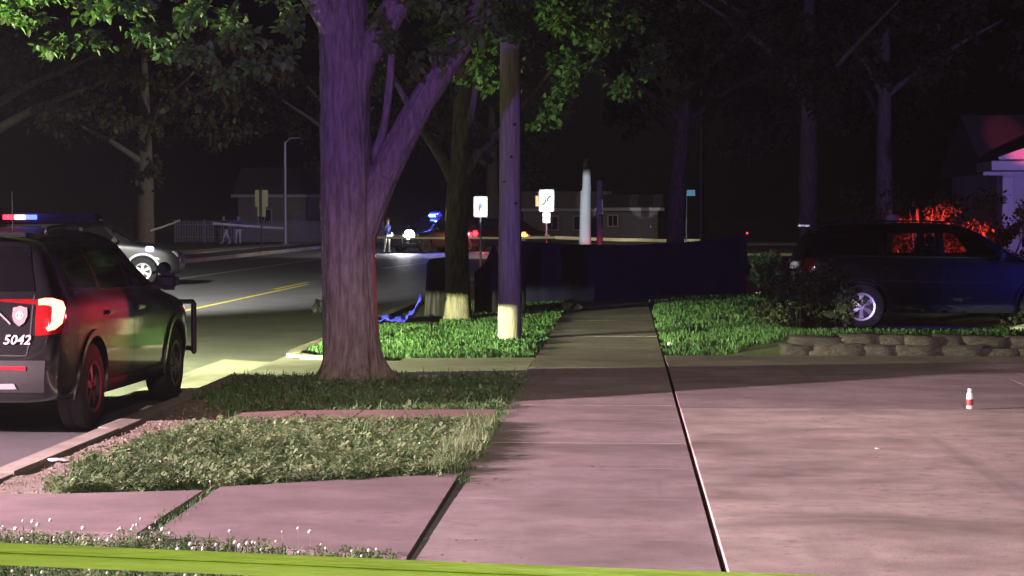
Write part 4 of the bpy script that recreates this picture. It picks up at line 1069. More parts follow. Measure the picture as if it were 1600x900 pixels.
bm = bmesh.new(); cyl(bm, (0, -.3, 1.75), (0, -.3, 3.4), .04, .03, 10); box(bm, (0, -.26, 3.5), (.5, .16, .22)); obj('added_mast', bm, MT['trim'], bsuv)  # mast added to raise the takedown light over the near SUV
light('takedown_light', 'SPOT', (0, -.1, 3.5), 52000, (1.0, .665, .765), bsuv, .12, target=(.3, 17.5, .0), spot=54, blend=.4)
psuv, _ = make_suv('police vehicle behind the camera whose red and blue lamps tint the trunks purple', (-3.35, .6, -.03), 0, MT['black'], lamps=dict())
light('blue_flasher', 'SPOT', (.42, .3, 2.1), 9500, (.27, .14, 1.0), psuv, .12, target=(1.9, 22, 5.2), spot=32, blend=.8)
light('blue_flasher', 'SPOT', (.6, .3, 2.1), 3500, (.12, .08, 1.0), psuv, .12, target=(4.1, 43, .9), spot=6.5, blend=.6)  # extra spot added to bring blue onto the navy screen
light('red_flasher', 'SPOT', (.38, .3, 2.1), 900, (1.0, .24, .36), psuv, .12, target=(1.2, 22, 3.0), spot=26, blend=.9)
light('added_sign_spot', 'SPOT', (-1.0, .9, 1.5), 150000, (1, .96, 1), psuv, .03, target=(3.35 - 3.74, 54.4, 2.0), spot=1.0, blend=.5)  # narrow spot added to brighten the blue-mark sign
light('added_purple_spot', 'SPOT', (1.0, .9, 1.5), 30000, (.55, .4, 1.0), psuv, .05, target=(3.35 + 3.95, 34.6, .28), spot=1.5, blend=.6)  # narrow spot added to brighten the parked vehicle's wheel
light('added_sign_spot', 'SPOT', (-1.25, .9, 1.5), 150000, (1, .96, 1), psuv, .03, target=(3.35 - 2.2, 59.4, 2.02), spot=.85, blend=.3)  # narrow spot added to brighten the curved-mark sign

# --- parked dark SUV at the right, facing right, with real window openings and an empty cabin
def win_cut(q):
    bm = bmesh.new(); a = [bm.verts.new((-1.3, y, z)) for y, z in q]; b = [bm.verts.new((1.3, y, z)) for y, z in q]
    bm.faces.new(a); bm.faces.new(b[::-1])
    for i in range(len(q)): bm.faces.new((a[i], a[(i + 1) % len(q)], b[(i + 1) % len(q)], b[i]))
    return bm
cab = bmesh.new()
vs = [cab.verts.new(p) for p in [(x * s, y, z) for (x, y, z) in [(.88, -1.3, .80), (.88, .95, .80), (.66, -1.25, 1.66), (.66, .36, 1.63)] for s in (-1, 1)]]
bmesh.ops.convex_hull(cab, input=vs)
open_me, _ = loft_body('parked_suv_body', SUV, [wheel_cut(y, .43, .40, s) for y in (-1.51, 1.51) for s in (-1, 1)] + [cab, win_cut([(.70, 1.25), (-.12, 1.25), (-.12, 1.60), (.38, 1.60)]), win_cut([(-.26, 1.25), (-1.10, 1.25), (-1.06, 1.60), (-.26, 1.60)])])
pk, _ = make_suv('dark parked vehicle at the right with red light through its windows', (5.37, 36.3, -.163), R(-90 + 4), MT['pkblack'], police=False, rim=MT['alloy'], name='parked_suv', cat='suv', rims=6, body_override=open_me)
for s in (-1, 1):
    obj('front_seat', bbox((s * .36, -.22, 1.08), (.48, .16, .62), .05, 2), MT['seat'], pk); obj('headrest', bbox((s * .36, -.26, 1.48), (.28, .1, .22), .04, 2), MT['seat'], pk)
    obj('rear_seat', bbox((s * .36, -1.12, 1.02), (.50, .14, .50), .05, 2), MT['seat'], pk)
    obj('marker_lamp', bbox((s * .93, -2.36, 1.02), (.06, .06, .06), .015), emit_mat('small_amber_marker%d' % s, (1, .4, .08), 2.5), pk)

# --- vehicle behind the parked one, off the right edge, whose red lamp lights the bush and shows through the cab
gsuv, _ = make_suv('police vehicle parked off the right edge whose red lamps light the bushes', (9.75, 37.5, -.1), R(115 - 90), MT['black'], lamps=dict(bar=[('r', -.3, MT['bar_red'])]))
light('red_flasher', 'SPOT', (0, .2, 2.1), 30000, (1, .05, .05), gsuv, .1, target=(-0.21, 7.71, 1.05), spot=17, blend=.6)
light('red_flasher', 'POINT', (0, .1, 2.15), 12, (1, .05, .07), gsuv, .2)  # point light added for red highlights on the near SUV
obj('added_front_lens', bbox((0, .17, 1.875), (.5, .03, .05), .01), MT['bar_red'], gsuv)  # lit lens added to reflect red in the near SUV's side
light('added_purple_spot', 'SPOT', (.6, 0, 2.0), 6500, (.40, .28, 1.0), gsuv, .15, target=(10.05, 19.03, 2.6), spot=30, blend=.6)  # spot added to tint the right-hand house purple
light('red_flasher', 'SPOT', (.3, 0, 2.0), 26000, (1.0, .10, .20), gsuv, .15, target=(9.88, 18.45, 3.75), spot=3.2, blend=.6)  # narrow spot added to redden the gable edge
light('red_flasher', 'SPOT', (-.5, 0, 2.05), 15000, (1.0, .05, .09), gsuv, .25, target=(-20.83, -10.69, .85), spot=3.9, blend=.8)  # narrow spot added to put red gleams on the near SUV
hsuv, _ = make_suv('police vehicle off the right edge whose blue lamp glints on the dark parked vehicle', (12.4, 29.6, ROAD_Z + .1), R(135 - 90), MT['black'], lamps=dict(bar=[('b', -.3, MT['bar_blue'])]))
light('blue_flasher', 'SPOT', (0, 2.75, 1.2), 1900, (.05, .07, 1.0), hsuv, .12, target=(-.2, 7.9, .8), spot=22, blend=1.0)

# ================================================================== street lamp outside the left edge
t = thing('street_lamp', 'street lamp standing across the road outside the left edge', 'street lamp', (-18.6, 33, 0))
obj('shaft', tube([(0, 0, -.2, .12), (0, 0, .4, .1), (0, 0, 8.3, .06)], 12), MT['galv'], t, smooth=40)
obj('arm', tube(smooth_path([(0, 0, 8.1, .05), (1.2, 0, 8.7, .045), (3.2, 0, 8.8, .04)], 5), 8), MT['galv'], t, smooth=40)
lh = obj('lamp_head', bbox((3.5, 0, 8.78), (.8, .34, .14), .05, 2), MT['galv'], t)
obj('lamp_lens', bbox((3.5, 0, 8.69), (.5, .24, .04), .01), emit_mat('street_lamp_lens', (1, .9, .7), 20), lh)
light('lamp_light', 'SPOT', (3.5, 0, 8.62), 66000, (1.0, .97, .90), t, .15, target=(2.6, 8.8, 0), spot=80, blend=.6)

t = thing('street_lamp', 'added street lamp behind the camera on the right', 'street lamp', (5.5, -7, 0))  # unseen lamp added to light the tape and fill the scene
obj('shaft', tube([(0, 0, -.2, .12), (0, 0, .4, .1), (0, 0, 8.3, .06)], 12), MT['galv'], t, smooth=40)
obj('arm', tube(smooth_path([(0, 0, 8.1, .05), (-1.2, 0, 8.7, .045), (-3.2, 0, 8.8, .04)], 5), 8), MT['galv'], t, smooth=40)
lh = obj('lamp_head', bbox((-3.5, 0, 8.78), (.8, .34, .14), .05, 2), MT['galv'], t)
obj('lamp_lens', bbox((-3.5, 0, 8.69), (.5, .24, .04), .01), emit_mat('rear_lamp_lens', (1, .9, .7), 20), lh)
light('lamp_light', 'SPOT', (-3.5, 0, 8.62), 11000, (1.0, .93, .82), t, .15, target=(-5.6, 12.0, 0), spot=44, blend=.8)
light('lamp_light', 'SPOT', (-3.5, 0, 8.62), 30000, (1.0, .78, .70), t, .4, target=(-3.6, 30.0, 0), spot=13, blend=.9)  # spot added to lighten the dark band on the drive
light('lamp_light', 'SPOT', (-3.5, 0, 8.62), 24000, (1.0, .76, .62), t, .4, target=(-7.7, 27.3, 0), spot=11, blend=.9)  # spot added to warm the big trunk's base and its verge
light('lamp_light', 'SPOT', (-3.5, 0, 8.62), 60000, (.75, 1.0, .80), t, .1, target=(-2.05, 59.5, .5), spot=1.3, blend=.5)  # narrow spot added to pick out the boxy bush
light('added_fill', 'SPOT', (-3.5, 0, 8.62), 600, (1.0, .80, .86), t, .3, target=(-5.0, 26.0, 0), spot=96, blend=.9)  # broad weak fill added over the whole scene

# ================================================================== privacy screens, tarps
def cloth(name, base, top, folds, nu, nv, mat, parent, seed=0, thick=.006, wave=.05):
    """hanging fabric between a bottom and a top polyline (lists of (x,y,z)), with vertical folds"""
    B = np.array(base, float); T = np.array(top, float)
    def along(P, u):
        d = np.concatenate([[0], np.cumsum(np.linalg.norm(np.diff(P, axis=0), axis=1))]); d /= d[-1]
        return np.array([np.interp(u, d, P[:, k]) for k in range(3)])
    bm = bmesh.new(); g = []
    for j in range(nv + 1):
        v = j / nv; row = []
        for i in range(nu + 1):
            u = i / nu; b, tp = along(B, u), along(T, u); p = b * (1 - v) + tp * v
            f = wave * (noise.noise(Vector((u * folds, v * 1.2, seed))) + .5 * noise.noise(Vector((u * folds * 2.7, v * 2.5, seed + 4)))) * (1.15 - .6 * v)
            row.append(bm.verts.new((p[0] + f * .3, p[1] + f, p[2])))
        g.append(row)
    for j in range(nv):
        for i in range(nu): bm.faces.new((g[j][i], g[j][i + 1], g[j + 1][i + 1], g[j + 1][i]))
    o = obj(name, bm, mat, parent, smooth=0)
    so = o.modifiers.new('thickness', 'SOLIDIFY'); so.thickness = thick
    return o

t = thing('privacy_screen', 'long navy fabric screen stretched across the sidewalk and lawn', 'screen', (-2.0, 41.4, 0))
scr_pts = [(0, 0), (.95, 1.0), (2.1, 2.6), (3.4, 4.9), (4.78, 6.6)]
tops = [1.22, 1.16, 1.12, 1.16, 1.29]
obj_s = cloth('fabric', [(x, y, -.03) for x, y in scr_pts], [(x, y, z) for (x, y), z in zip(scr_pts, tops)], 9, 120, 18, MT['tarp'], t, 1, wave=.06)
for (x, y), z in zip(scr_pts, tops):
    bm = bmesh.new(); cyl(bm, (x, y + .06, -.1), (x, y + .06, z + .02), .016, seg=8); obj('stake', bm, MT['trim'], t)
o = obj('red_tip', bbox((4.78, 6.58, 1.34), (.045, .045, .05), .012), emit_mat('red_tip_lamp', (1, .05, .1), 1.6), t)
t = thing('privacy_screen', 'black peaked tarp screen between the slender tree and the utility pole', 'screen', (-2.62, 37.6, 0))
cloth('fabric', [(-.05, 0, -.05), (.4, .05, -.04), (.85, .3, -.03)], [(-.05, 0, .72), (.12, .0, .86), (.30, .05, 1.22), (.42, .05, .98), (.85, .5, 1.2)], 6, 40, 14, MT['blacktarp'], t, 5)
for x, z in ((.29, 1.22), (.84, 1.2)):
    bm = bmesh.new(); cyl(bm, (x, .1 if x < .5 else .45, -.1), (x, .1 if x < .5 else .45, z), .014, seg=8); obj('stake', bm, MT['trim'], t)
t = thing('privacy_screen', 'black tarp draped upright left of the slender tree', 'screen', (-3.42, 36.4, 0))
cloth('fabric', [(-.04, 0, -.08), (.25, .05, -.05), (.62, .15, -.05)], [(.02, 0, .93), (.10, .02, .99), (.3, .05, 1.01), (.62, .15, 1.0)], 5, 30, 14, MT['blacktarp'], t, 8, wave=.06)
for x in (.06, .6):
    bm = bmesh.new(); cyl(bm, (x, .08, -.1), (x, .08, .98), .014, seg=8); obj('stake', bm, MT['trim'], t)

# crumpled blue tarp on the road edge, one end hanging on the black screen
bm = bmesh.new(); nu, nv = 60, 26; g = []
for j in range(nv + 1):
    row = []
    for i in range(nu + 1):
        u, v = i / nu, j / nv; x = -1.1 + 1.35 * u; y = -.35 + .8 * v
        z = .03 + .12 * abs(noise.noise(Vector((u * 7, v * 4, 2)))) + .07 * abs(noise.noise(Vector((u * 17, v * 9, 5))))
        hang = max(0, (u - .72) / .28)
        z += .42 * hang ** 1.6 * (1 - .5 * abs(v - .4)); x -= .12 * hang
        row.append(bm.verts.new((x, y * (1 - .55 * hang), z)))
    g.append(row)
for j in range(nv):
    for i in range(nu): bm.faces.new((g[j][i], g[j][i + 1], g[j + 1][i + 1], g[j + 1][i]))
o = obj('blue_tarp', bm, MT['bluetarp'], None, loc=(-3.42, 34.3, -.02), smooth=0)
tag(o, 'crumpled bright blue tarp on the road edge left of the black screen', 'tarp'); o.modifiers.new('thickness', 'SOLIDIFY').thickness = .004

# ================================================================== barrier tapes
def ribbon(name, a, b, w, sag, mat, label, n=60, twist=(0, 0), wob=.01, cat='tape', group=None, crease=False):
    a, b = Vector(a), Vector(b); bm = bmesh.new(); rows = []
    d = (b - a).normalized()
    for i in range(n + 1):
        u = i / n; p = a.lerp(b, u); p.z -= sag * 4 * u * (1 - u) + wob * noise.noise(Vector((u * 6, 1, 2)))
        ang = twist[0] + (twist[1] - twist[0]) * u + .18 * noise.noise(Vector((u * 5, 4, 7)))
        side = Vector((0, 0, 1)); nn = d.cross(side)
        r = []
        for k, e in enumerate((-.5, -.06, .0, .06, .5) if crease else (-.5, .5)):
            off = (side * math.cos(ang) + nn * math.sin(ang)) * w * e
            bend = nn * (-.012 if crease and k == 2 else 0) + nn * (.006 if crease and k in (0, 4) else 0)
            r.append(bm.verts.new(p + off + bend))
        rows.append(r)
    for q, s in zip(rows, rows[1:]):
        for k in range(len(q) - 1): bm.faces.new((q[k], s[k], s[k + 1], q[k + 1]))
    o = obj(name, bm, mat, None); o.modifiers.new('thickness', 'SOLIDIFY').thickness = .0006
    return tag(o, label, cat, group)
# near tape: two stakes outside the frame hold it
TY = 7.2
ribbon('caution_tape', (-4.6, TY + .25, .59), (4.6, TY - .25, .375), .078, .005, MT['ctape'], 'yellow-green caution tape stretched low across the bottom foreground', 120, (-.25, .15), .006, crease=True)
for x, yv, zz, lab in ((-4.6, TY + .25, .7, 'left'), (4.6, TY - .25, .5, 'right')):
    t = thing('tape_stake', 'wooden stake holding the caution tape outside the %s edge' % lab, 'stake', (x, yv, 0), 0, 'stakes of the near tape')
    obj('shaft', bbox((0, .02, zz / 2 - .15), (.04, .03, zz + .3), .004), MT['polewood'], t)
    obj('point', bbox((0, .02, zz + .02), (.03, .02, .05), .006), MT['polewood'], t)
ribbon('barrier_tape', (-12.2, 100, .72), (-3.2, 98, .74), .10, .03, MT['ftape'], 'pale barrier tape across the road before the bright headlight', 40, (0, .2))
ribbon('barrier_tape', (-3.2, 98, .74), (3.5, 96, .62), .14, .04, MT['ftape'], 'pale barrier tape continuing right behind the dark screen', 40, (0, .2))
ribbon('barrier_tape', (-24.9, 127, 1.30), (-20.8, 129, .98), .14, .02, MT['ftape'], 'pale barrier tape in front of the two people across the road', 30, (0, .3))
ribbon('barrier_tape', (-17.2, 76, 1.2), (-16.1, 76, 1.58), .07, .02, MT['ftape'], 'short pale barrier tape slanting above the dark far-lane vehicle', 20, (0, .3))

# ================================================================== stone edging along the drive
stn = []
for k in range(6):
    bm = bmesh.new(); bmesh.ops.create_cube(bm, size=1); bmesh.ops.subdivide_edges(bm, edges=bm.edges[:], cuts=2, use_grid_fill=True)
    for v in bm.verts:
        v.co *= 1 - .05 * v.co.length_squared
        v.co += Vector((noise.noise(v.co * 2.3 + Vector((k * 7, 0, 0))), noise.noise(v.co * 2.3 + Vector((0, k * 7, 3))), noise.noise(v.co * 2.3 + Vector((5, 0, k * 7))))) * .09
    me = bpy.data.meshes.new('stone'); bm.to_mesh(me); bm.free(); me.polygons.foreach_set('use_smooth', [True] * len(me.polygons)); stn.append(me)
t = thing('stone_wall', 'low rough stone edging wall along the far side of the drive', 'wall', (1.95, 26.27, 0))
for course, (z, hh) in enumerate(((.05, .16), (.175, .13))):
    x = 0.0 + .12 * course
    while x < 10.8:
        w = random.uniform(.28, .62)
        o = obj('stone', random.choice(stn), MT['stone'], t, loc=(x + w / 2, random.uniform(-.02, .03) + .03 * course, z + random.uniform(-.01, .015)),
                rot=(random.uniform(-.06, .06), random.uniform(-.05, .05), random.choice((0, math.pi)) + random.uniform(-.08, .08)), scale=(w * 1.12, .30, hh * random.uniform(1.0, 1.25)))
        x += w

# ================================================================== small things on the ground
t = thing('white_bottle', 'small upright white and red container on the far drive', 'bottle', (3.06, 18.85, .016))
obj('bottle_body', lathe([(.0, 0.0), (.028, 0.0), (.031, .01), (.031, .115), (.026, .135), (.014, .15), (.014, .155)], 20), MT['bottle'], t, rot=(0, -math.pi / 2, 0), smooth=40)
obj('cap', lathe([(.0165, .15), (.0175, .152), (.0175, .176), (.015, .18), (0, .18)], 16), MT['bottle'], t, rot=(0, -math.pi / 2, 0), smooth=40)
obj('label_band', lathe([(.0316, .03), (.0319, .032), (.0319, .085), (.0316, .087)], 20), MT['bottlered'], t, rot=(0, -math.pi / 2, 0), smooth=40)
def scrap(name, label, loc, s, mat, seed, cat='litter'):
    bm = bmesh.new(); bmesh.ops.create_icosphere(bm, subdivisions=2, radius=1)
    for v in bm.verts:
        n_ = noise.noise(v.co * 1.7 + Vector((seed, 0, 0))); v.co *= 1 + .55 * n_ + .3 * noise.noise(v.co * 4 + Vector((0, seed, 0)))
        v.co = Vector((v.co.x * s[0], v.co.y * s[1], max(v.co.z, -.6) * s[2]))
    mz = min(v.co.z for v in bm.verts)
    bmesh.ops.translate(bm, verts=bm.verts, vec=(0, 0, -mz))
    return tag(obj(name, bm, mat, None, loc=loc), label, cat, 'scraps lying about')
scrap('paper_scrap', 'pale paper scrap on the dirt beside the near kerb', (-4.03, 14.8, -.02), (.07, .05, .012), MT['paper'], 1)
scrap('paper_scrap', 'tiny bright scrap at the lawn corner by the sidewalk', (.62, 28.2, .0), (.035, .03, .03), MT['paper'], 2)
scrap('paper_scrap', 'tiny pale scrap in the middle of the wide drive', (1.85, 15.5, .016), (.018, .014, .01), MT['paper'], 3)
scrap('paper_scrap', 'pale scrap lying under the side of the near police vehicle', (-4.55, 20.1, ROAD_Z + .004), (.09, .12, .03), MT['paper'], 4)
scrap('car_debris', 'dark lump of debris on the road left of the big tree trunk', (-5.95, 41.0, ROAD_Z), (.13, .12, .16), MT['debris'], 5, 'debris')
scrap('car_debris', 'small dark fragment on the road right of the big tree trunk', (-8.6, 66.0, ROAD_Z), (.12, .12, .08), MT['debris'], 6, 'debris')
scrap('dark_form', 'dark form at the left foot of the navy screen', (-.98, 38.2, 0), (.2, .25, .13), MT['blacktarp'], 8, 'form')  # irregular low dark lump
scrap('pale_sheet', 'pale sheet standing in for lit pavement below the boxy clipped bush', (3.25, 47.0, 0), (.32, .25, .04), MT['palecloth'], 9, 'sheet')  # pale lump stands in for a strip of lit pavement
scrap('pale_sheet', 'pale crumpled sheet on the ground under the dark parked vehicle', (6.3, 33.6, -.16), (.28, .2, .12), MT['palecloth'], 10, 'sheet')

# fallen leaves and grit on the pavements
n = 420; fx = RNG.uniform(-1.0, 5.5, n); fy = RNG.uniform(8, 26, n); fa = RNG.uniform(0, 6.28, n); fsz = RNG.uniform(.012, .05, n) * (RNG.uniform(0, 1, n) ** 1.5 * .8 + .2)
near_edge = RNG.uniform(0, 1, n) < .45; fx[near_edge] = -1.0 + np.abs(RNG.normal(0, .18, near_edge.sum()))
fz = np.where(fx < WX1, .004, np.where(fy < 18.75, .026, .014))
V = np.zeros((n, 6, 3))
for k in range(6):
    lx, ly, lz = LEAF6[k]; V[:, k, 0] = fx + (lx * np.cos(fa) - ly * np.sin(fa)) * fsz; V[:, k, 1] = fy + (lx * np.sin(fa) + ly * np.cos(fa)) * fsz; V[:, k, 2] = fz + .003 + abs(lz) * fsz * 2.5
b = (np.arange(n) * 6)[:, None]; F = np.concatenate([b + np.array([[0, 1, 2, 3]]), b + np.array([[0, 3, 4, 5]])])
tag(obj('fallen_leaves', arrays_mesh('fallen_leaves', V.reshape(-1, 3), F), MT['drygrass']), kind='stuff')

# ================================================================== people
def person(label, loc, rz, J, mats, hair=True):
    """J: joint dict -> skinned body, faces coloured by region; loc at the feet"""
    bm = bmesh.new(); sk = bm.verts.layers.skin.verify(); idx = {}
    for k, (p, r) in J['v'].items():
        v = bm.verts.new(p); v[sk].radius = r; v[sk].use_root = (k == 'pelvis'); idx[k] = v
    for a, b in J['e']: bm.edges.new((idx[a], idx[b]))
    me = bpy.data.meshes.new('body'); bm.to_mesh(me); bm.free()
    o = bpy.data.objects.new('body', me); link(o); o.modifiers.new('k', 'SKIN').use_smooth_shade = True; o.modifiers.new('s', 'SUBSURF').levels = 2
    out = eval_mesh(o, 'person_body'); bpy.data.objects.remove(o)
    out.materials.clear()
    for m in mats: out.materials.append(m)
    for p in out.polygons:
        c = p.center; p.use_smooth = True
        p.material_index = 0 if c.z > 1.44 else (1 if c.z > .92 else (2 if c.z > .09 else 3))
        if .72 < c.z < .90 and abs(c.x) > .24: p.material_index = 0
    b = bpy.data.objects.new('person', out); link(b); b.location = loc; b.rotation_euler = (0, 0, rz); tag(b, label, 'person', 'people at the scene')
    hb = bmesh.new(); bmesh.ops.create_uvsphere(hb, u_segments=12, v_segments=8, radius=.115)
    bmesh.ops.delete(hb, geom=[v for v in hb.verts if v.co.z < -.02 and v.co.y < .03], context='VERTS')
    hd = J['v']['head'][0]; obj('hair', hb, MT['hair'], b, loc=(hd[0], hd[1] + .015, hd[2] + .035), smooth=0)
    return b
def joints(stride=0.0, armsw=0.0, lean=0.0, bent=False):
    v = {'pelvis': ((0, 0, .96), (.15, .11)), 'waist': ((0, lean * .4, 1.12), (.14, .10)), 'chest': ((0, lean, 1.32), (.165, .115)), 'neck': ((0, lean * 1.2, 1.49), (.06, .06)), 'head0': ((0, lean * 1.3 - .01, 1.58), (.085, .09)), 'head': ((0, lean * 1.3 - .015, 1.67), (.09, .10)), 'crown': ((0, lean * 1.3, 1.75), (.06, .07))}
    e = [('pelvis', 'waist'), ('waist', 'chest'), ('chest', 'neck'), ('neck', 'head0'), ('head0', 'head'), ('head', 'crown')]
    for s, n in ((-1, 'l'), (1, 'r')):
        st = stride * s
        v['hip' + n] = ((s * .10, 0, .88), (.095, .095)); v['kn' + n] = ((s * .11, -st * .5 - .02, .49), (.062, .062)); v['an' + n] = ((s * .115, -st + .02, .08), (.042, .042)); v['toe' + n] = ((s * .125, -st - .15, .035), (.042, .03))
        e += [('pelvis', 'hip' + n), ('hip' + n, 'kn' + n), ('kn' + n, 'an' + n), ('an' + n, 'toe' + n)]
        a = armsw * s
        v['sh' + n] = ((s * .19, lean, 1.40), (.065, .065)); v['el' + n] = ((s * .25, lean + a * .4 + .03, 1.14), (.045, .045)); v['wr' + n] = ((s * .26, lean + a - .08 - (.16 if bent else 0), .90 + (.16 if bent else 0)), (.034, .034)); v['ha' + n] = ((s * .255, lean + a - .11 - (.22 if bent else 0), .82 + (.18 if bent else 0)), (.03, .045))
        e += [('chest', 'sh' + n), ('sh' + n, 'el' + n), ('el' + n, 'wr' + n), ('wr' + n, 'ha' + n)]
    return dict(v=v, e=e)
person('person in a blue top and pale trousers right of the pair across the road', (-24.0, 130.5, 0), R(20), joints(.10, .1), [MT['skin'], MT['navy'], MT['palecloth'], MT['palecloth']])
person('person in dark top with pale legs stepping left of the pair across the road', (-24.75, 130.5, 0), R(-70), joints(.26, .25, -.12), [MT['skin'], MT['darkcloth'], MT['palecloth'], MT['palecloth']])
person('person in blue top and pale trousers standing beside the bright headlight', (-12.05, 107.0, ROAD_Z), R(60), joints(.08, .1, -.03, True), [MT['skin'], MT['navy'], MT['palecloth'], MT['darkcloth']])

# ================================================================== fence across the road
t = thing('picket_fence', 'long grey picket fence behind the people across the road', 'fence', (-30, 140, 0))
for k in range(8): obj('post', bbox((k * 2.0, .06, .7), (.12, .12, 1.6), .01), MT['fence'], t)
for z in (.35, 1.15): obj('rail', bbox((7, .03, z), (14, .05, .1)), MT['fence'], t)
bm = bmesh.new()
for k in range(82):
    hh = 1.45; x = k * .172
    vs = [bm.verts.new(p) for p in [(x - .055, -.02, 0), (x + .055, -.02, 0), (x + .055, -.02, hh - .08), (x, -.02, hh), (x - .055, -.02, hh - .08)]]
    f = bm.faces.new(vs); ex = bmesh.ops.extrude_face_region(bm, geom=[f]); bmesh.ops.translate(bm, verts=[v for v in ex['geom'] if isinstance(v, bmesh.types.BMVert)], vec=(0, .025, 0))
o = obj('pickets', bm, MT['fence'], t); o['kind'] = 'stuff'

# ================================================================== houses
def house(label, loc, w, d, h, rh, wall, roofm, rz=0, windows=(), glow=(), door=None, porch=None, ridge='x', over=.4):
    t = thing('house', label, 'house', loc, rz, 'houses along the street')
    bm = bmesh.new(); box(bm, (0, d / 2, h / 2 - .2), (w, d, h + .4)); obj('wall', bm, wall, t)
    bm = bmesh.new(); o_ = over
    if ridge == 'x':
        A = [(-w / 2 - o_, -o_, h), (w / 2 + o_, -o_, h), (w / 2 + o_, d + o_, h), (-w / 2 - o_, d + o_, h), (-w / 2 - o_, d / 2, h + rh), (w / 2 + o_, d / 2, h + rh)]
        F = [(0, 1, 5, 4), (2, 3, 4, 5), (0, 4, 3), (1, 2, 5), (0, 3, 2, 1)]
    else:
        A = [(-w / 2 - o_, -o_, h), (w / 2 + o_, -o_, h), (w / 2 + o_, d + o_, h), (-w / 2 - o_, d + o_, h), (0, -o_, h + rh), (0, d + o_, h + rh)]
        F = [(0, 1, 4), (1, 2, 5, 4), (2, 3, 5), (3, 0, 4, 5), (0, 3, 2, 1)]
    V = [bm.verts.new(a) for a in A]
    for f in F: bm.faces.new([V[i] for i in f])
    rf = obj('roof', bm, roofm, t)
    obj('fascia', bbox((0, -o_ - .02, h + .02), (w + 2 * o_ + .1, .06, .22)), MT['siding'], rf)
    for (x, z, ww, hh) in windows:
        f = obj('window', bbox((x, -.03, z), (ww + .16, .06, hh + .16), .01), MT['siding'], t)
        obj('pane', bbox((x, -.05, z), (ww, .05, hh)), MT['winglow'] if (x, z) in glow else MT['darkglass'], f)
        obj('mullion', bbox((x, -.08, z), (.05, .03, hh)), MT['siding'], f)
    if door:
        x, ww, hh = door; dd = obj('door', bbox((x, -.03, hh / 2), (ww, .06, hh), .01), MT['fence'], t); obj('handle', bbox((x + ww * .4, -.08, 1.0), (.05, .05, .12)), MT['chrome'], dd)
    if porch:
        for x in porch['cols']:
            c = obj('column', bbox((x, -porch['d'] + .2, h / 2 - .1), (porch['cw'], porch['cw'], h - .1), .02), MT['siding'], t)
            obj('base', bbox((x, -porch['d'] + .2, .1), (porch['cw'] + .12, porch['cw'] + .12, .2), .01), MT['siding'], c)
        obj('porch_roof', bbox((porch['x'], -porch['d'] / 2 - .2, h + .14), (porch['w'], porch['d'] + .7, .26), .02), MT['siding'], t)
        obj('porch_floor', bbox((porch['x'], -porch['d'] / 2, .1), (porch['w'], porch['d'], .2), .01), MT['walk'], t)
    return t
house('pale house with porch columns at the right edge', (14.2, 60, 0), 7.5, 8, 2.95, 1.8, MT['siding'], MT['roof'], 0, windows=[(-2.6, 1.5, .9, 1.3), (-.6, 1.5, .9, 1.3)], door=(1.2, 1.0, 2.1),
      porch=dict(cols=(-3.75, -2.85, -.9, 1.2), d=1.8, cw=.3, x=-1.1, w=6.4))
t = thing('house_gable', 'red-lit roof edge of the gable above the porch at the right', 'roof', (13.5, 58.6, 3.23))
bm = bmesh.new(); V = [bm.verts.new(p) for p in [(-3.1, 0, 0), (3.1, 0, 0), (0, 0, 1.1), (-3.1, 3, 0), (3.1, 3, 0), (0, 3, 1.1)]]
for f in [(0, 1, 2), (3, 5, 4), (0, 2, 5, 3), (1, 4, 5, 2), (0, 3, 4, 1)]: bm.faces.new([V[i] for i in f])
obj('gable_face', bm, MT['siding'], t)
obj('rake_board', bbox((-1.6, -.06, .62), (3.5, .1, .16), .01, 1, ('Y', -.34)), MT['siding'], t)
obj('rake_board', bbox((1.6, -.06, .62), (3.5, .1, .16), .01, 1, ('Y', .34)), MT['siding'], t)
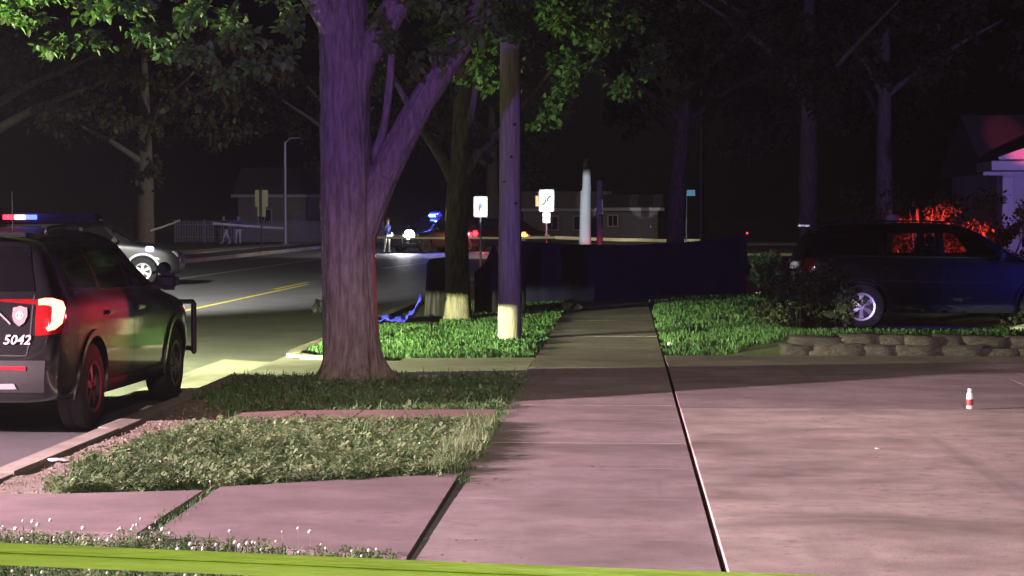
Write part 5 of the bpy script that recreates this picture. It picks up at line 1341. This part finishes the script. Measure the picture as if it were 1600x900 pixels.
house('far pale-roofed house with lit yellow windows behind the curved-mark sign', (-4.6, 164, 0), 6.5, 7, 2.2, 1.5, MT['tan'], MT['paleroof'], 0, windows=[(-2.0, 2.9, .5, .8), (-1.1, 2.9, .5, .8), (-1.0, 1.2, .9, 1.0), (1.2, 1.2, .9, 1.0)], glow=[(-2.0, 2.9), (-1.1, 2.9)], door=(.2, .9, 2.0))
house('far tan garage seen right of the white post', (.4, 150, 0), 4.0, 6, 2.2, 1.1, MT['tan'], MT['roof'], 0, windows=[(-1.2, 1.4, .6, .7)], door=(.6, 2.2, 1.9))
house('dark house far left behind the picket fence', (-24, 155, 0), 9, 7, 3.2, 2.2, MT['tan'], MT['roof'], 0, windows=[(-2.5, 1.6, .9, 1.2), (2.2, 1.6, .9, 1.2)], door=(0, 1.0, 2.1))

# street lamp added at the far junction, head above view, lights the houses
t = thing('street_lamp', 'added street lamp at the far junction with its head above view', 'street lamp', (3.4, 92, 0))
obj('shaft', tube([(0, 0, -.2, .12), (0, 0, .4, .1), (0, 0, 12.4, .06)], 12), MT['trim'], t, smooth=40)
obj('arm', tube(smooth_path([(0, 0, 12.2, .05), (-1.0, 0, 12.6, .045), (-2.4, 0, 12.7, .04)], 5), 8), MT['galv'], t, smooth=40)
lh = obj('lamp_head', bbox((-2.7, 0, 12.68), (.8, .34, .14), .05, 2), MT['galv'], t)
obj('lamp_lens', bbox((-2.7, 0, 12.59), (.5, .24, .04), .01), emit_mat('far_lamp_lens', (1, .9, .7), 6), lh)
light('lamp_light', 'SPOT', (-2.7, 0, 12.52), 15000, (1.0, .88, .62), t, .15, target=(-3.4, 24, 0), spot=140, blend=.6)

# ================================================================== haze added to lift the blacks and glow round lamps
bm = bmesh.new(); box(bm, (-5, 80, 6.2), (150, 230, 15.4))
hz = obj('haze', bm, None); hz['kind'] = 'stuff'; hz['label'] = 'thin haze added for lens veil'
hm = bpy.data.materials.new('veil_haze'); hm.use_nodes = True; hn = hm.node_tree.nodes; hn.remove(hn['Principled BSDF'])
pv = hn.new('ShaderNodeVolumePrincipled'); pv.inputs['Density'].default_value = 0.00045; pv.inputs['Color'].default_value = (.8, .78, .8, 1); pv.inputs['Anisotropy'].default_value = 0.3
hm.node_tree.links.new(pv.outputs[0], hn['Material Output'].inputs['Volume']); hz.data.materials.append(hm)
S.cycles.volume_bounces = 0
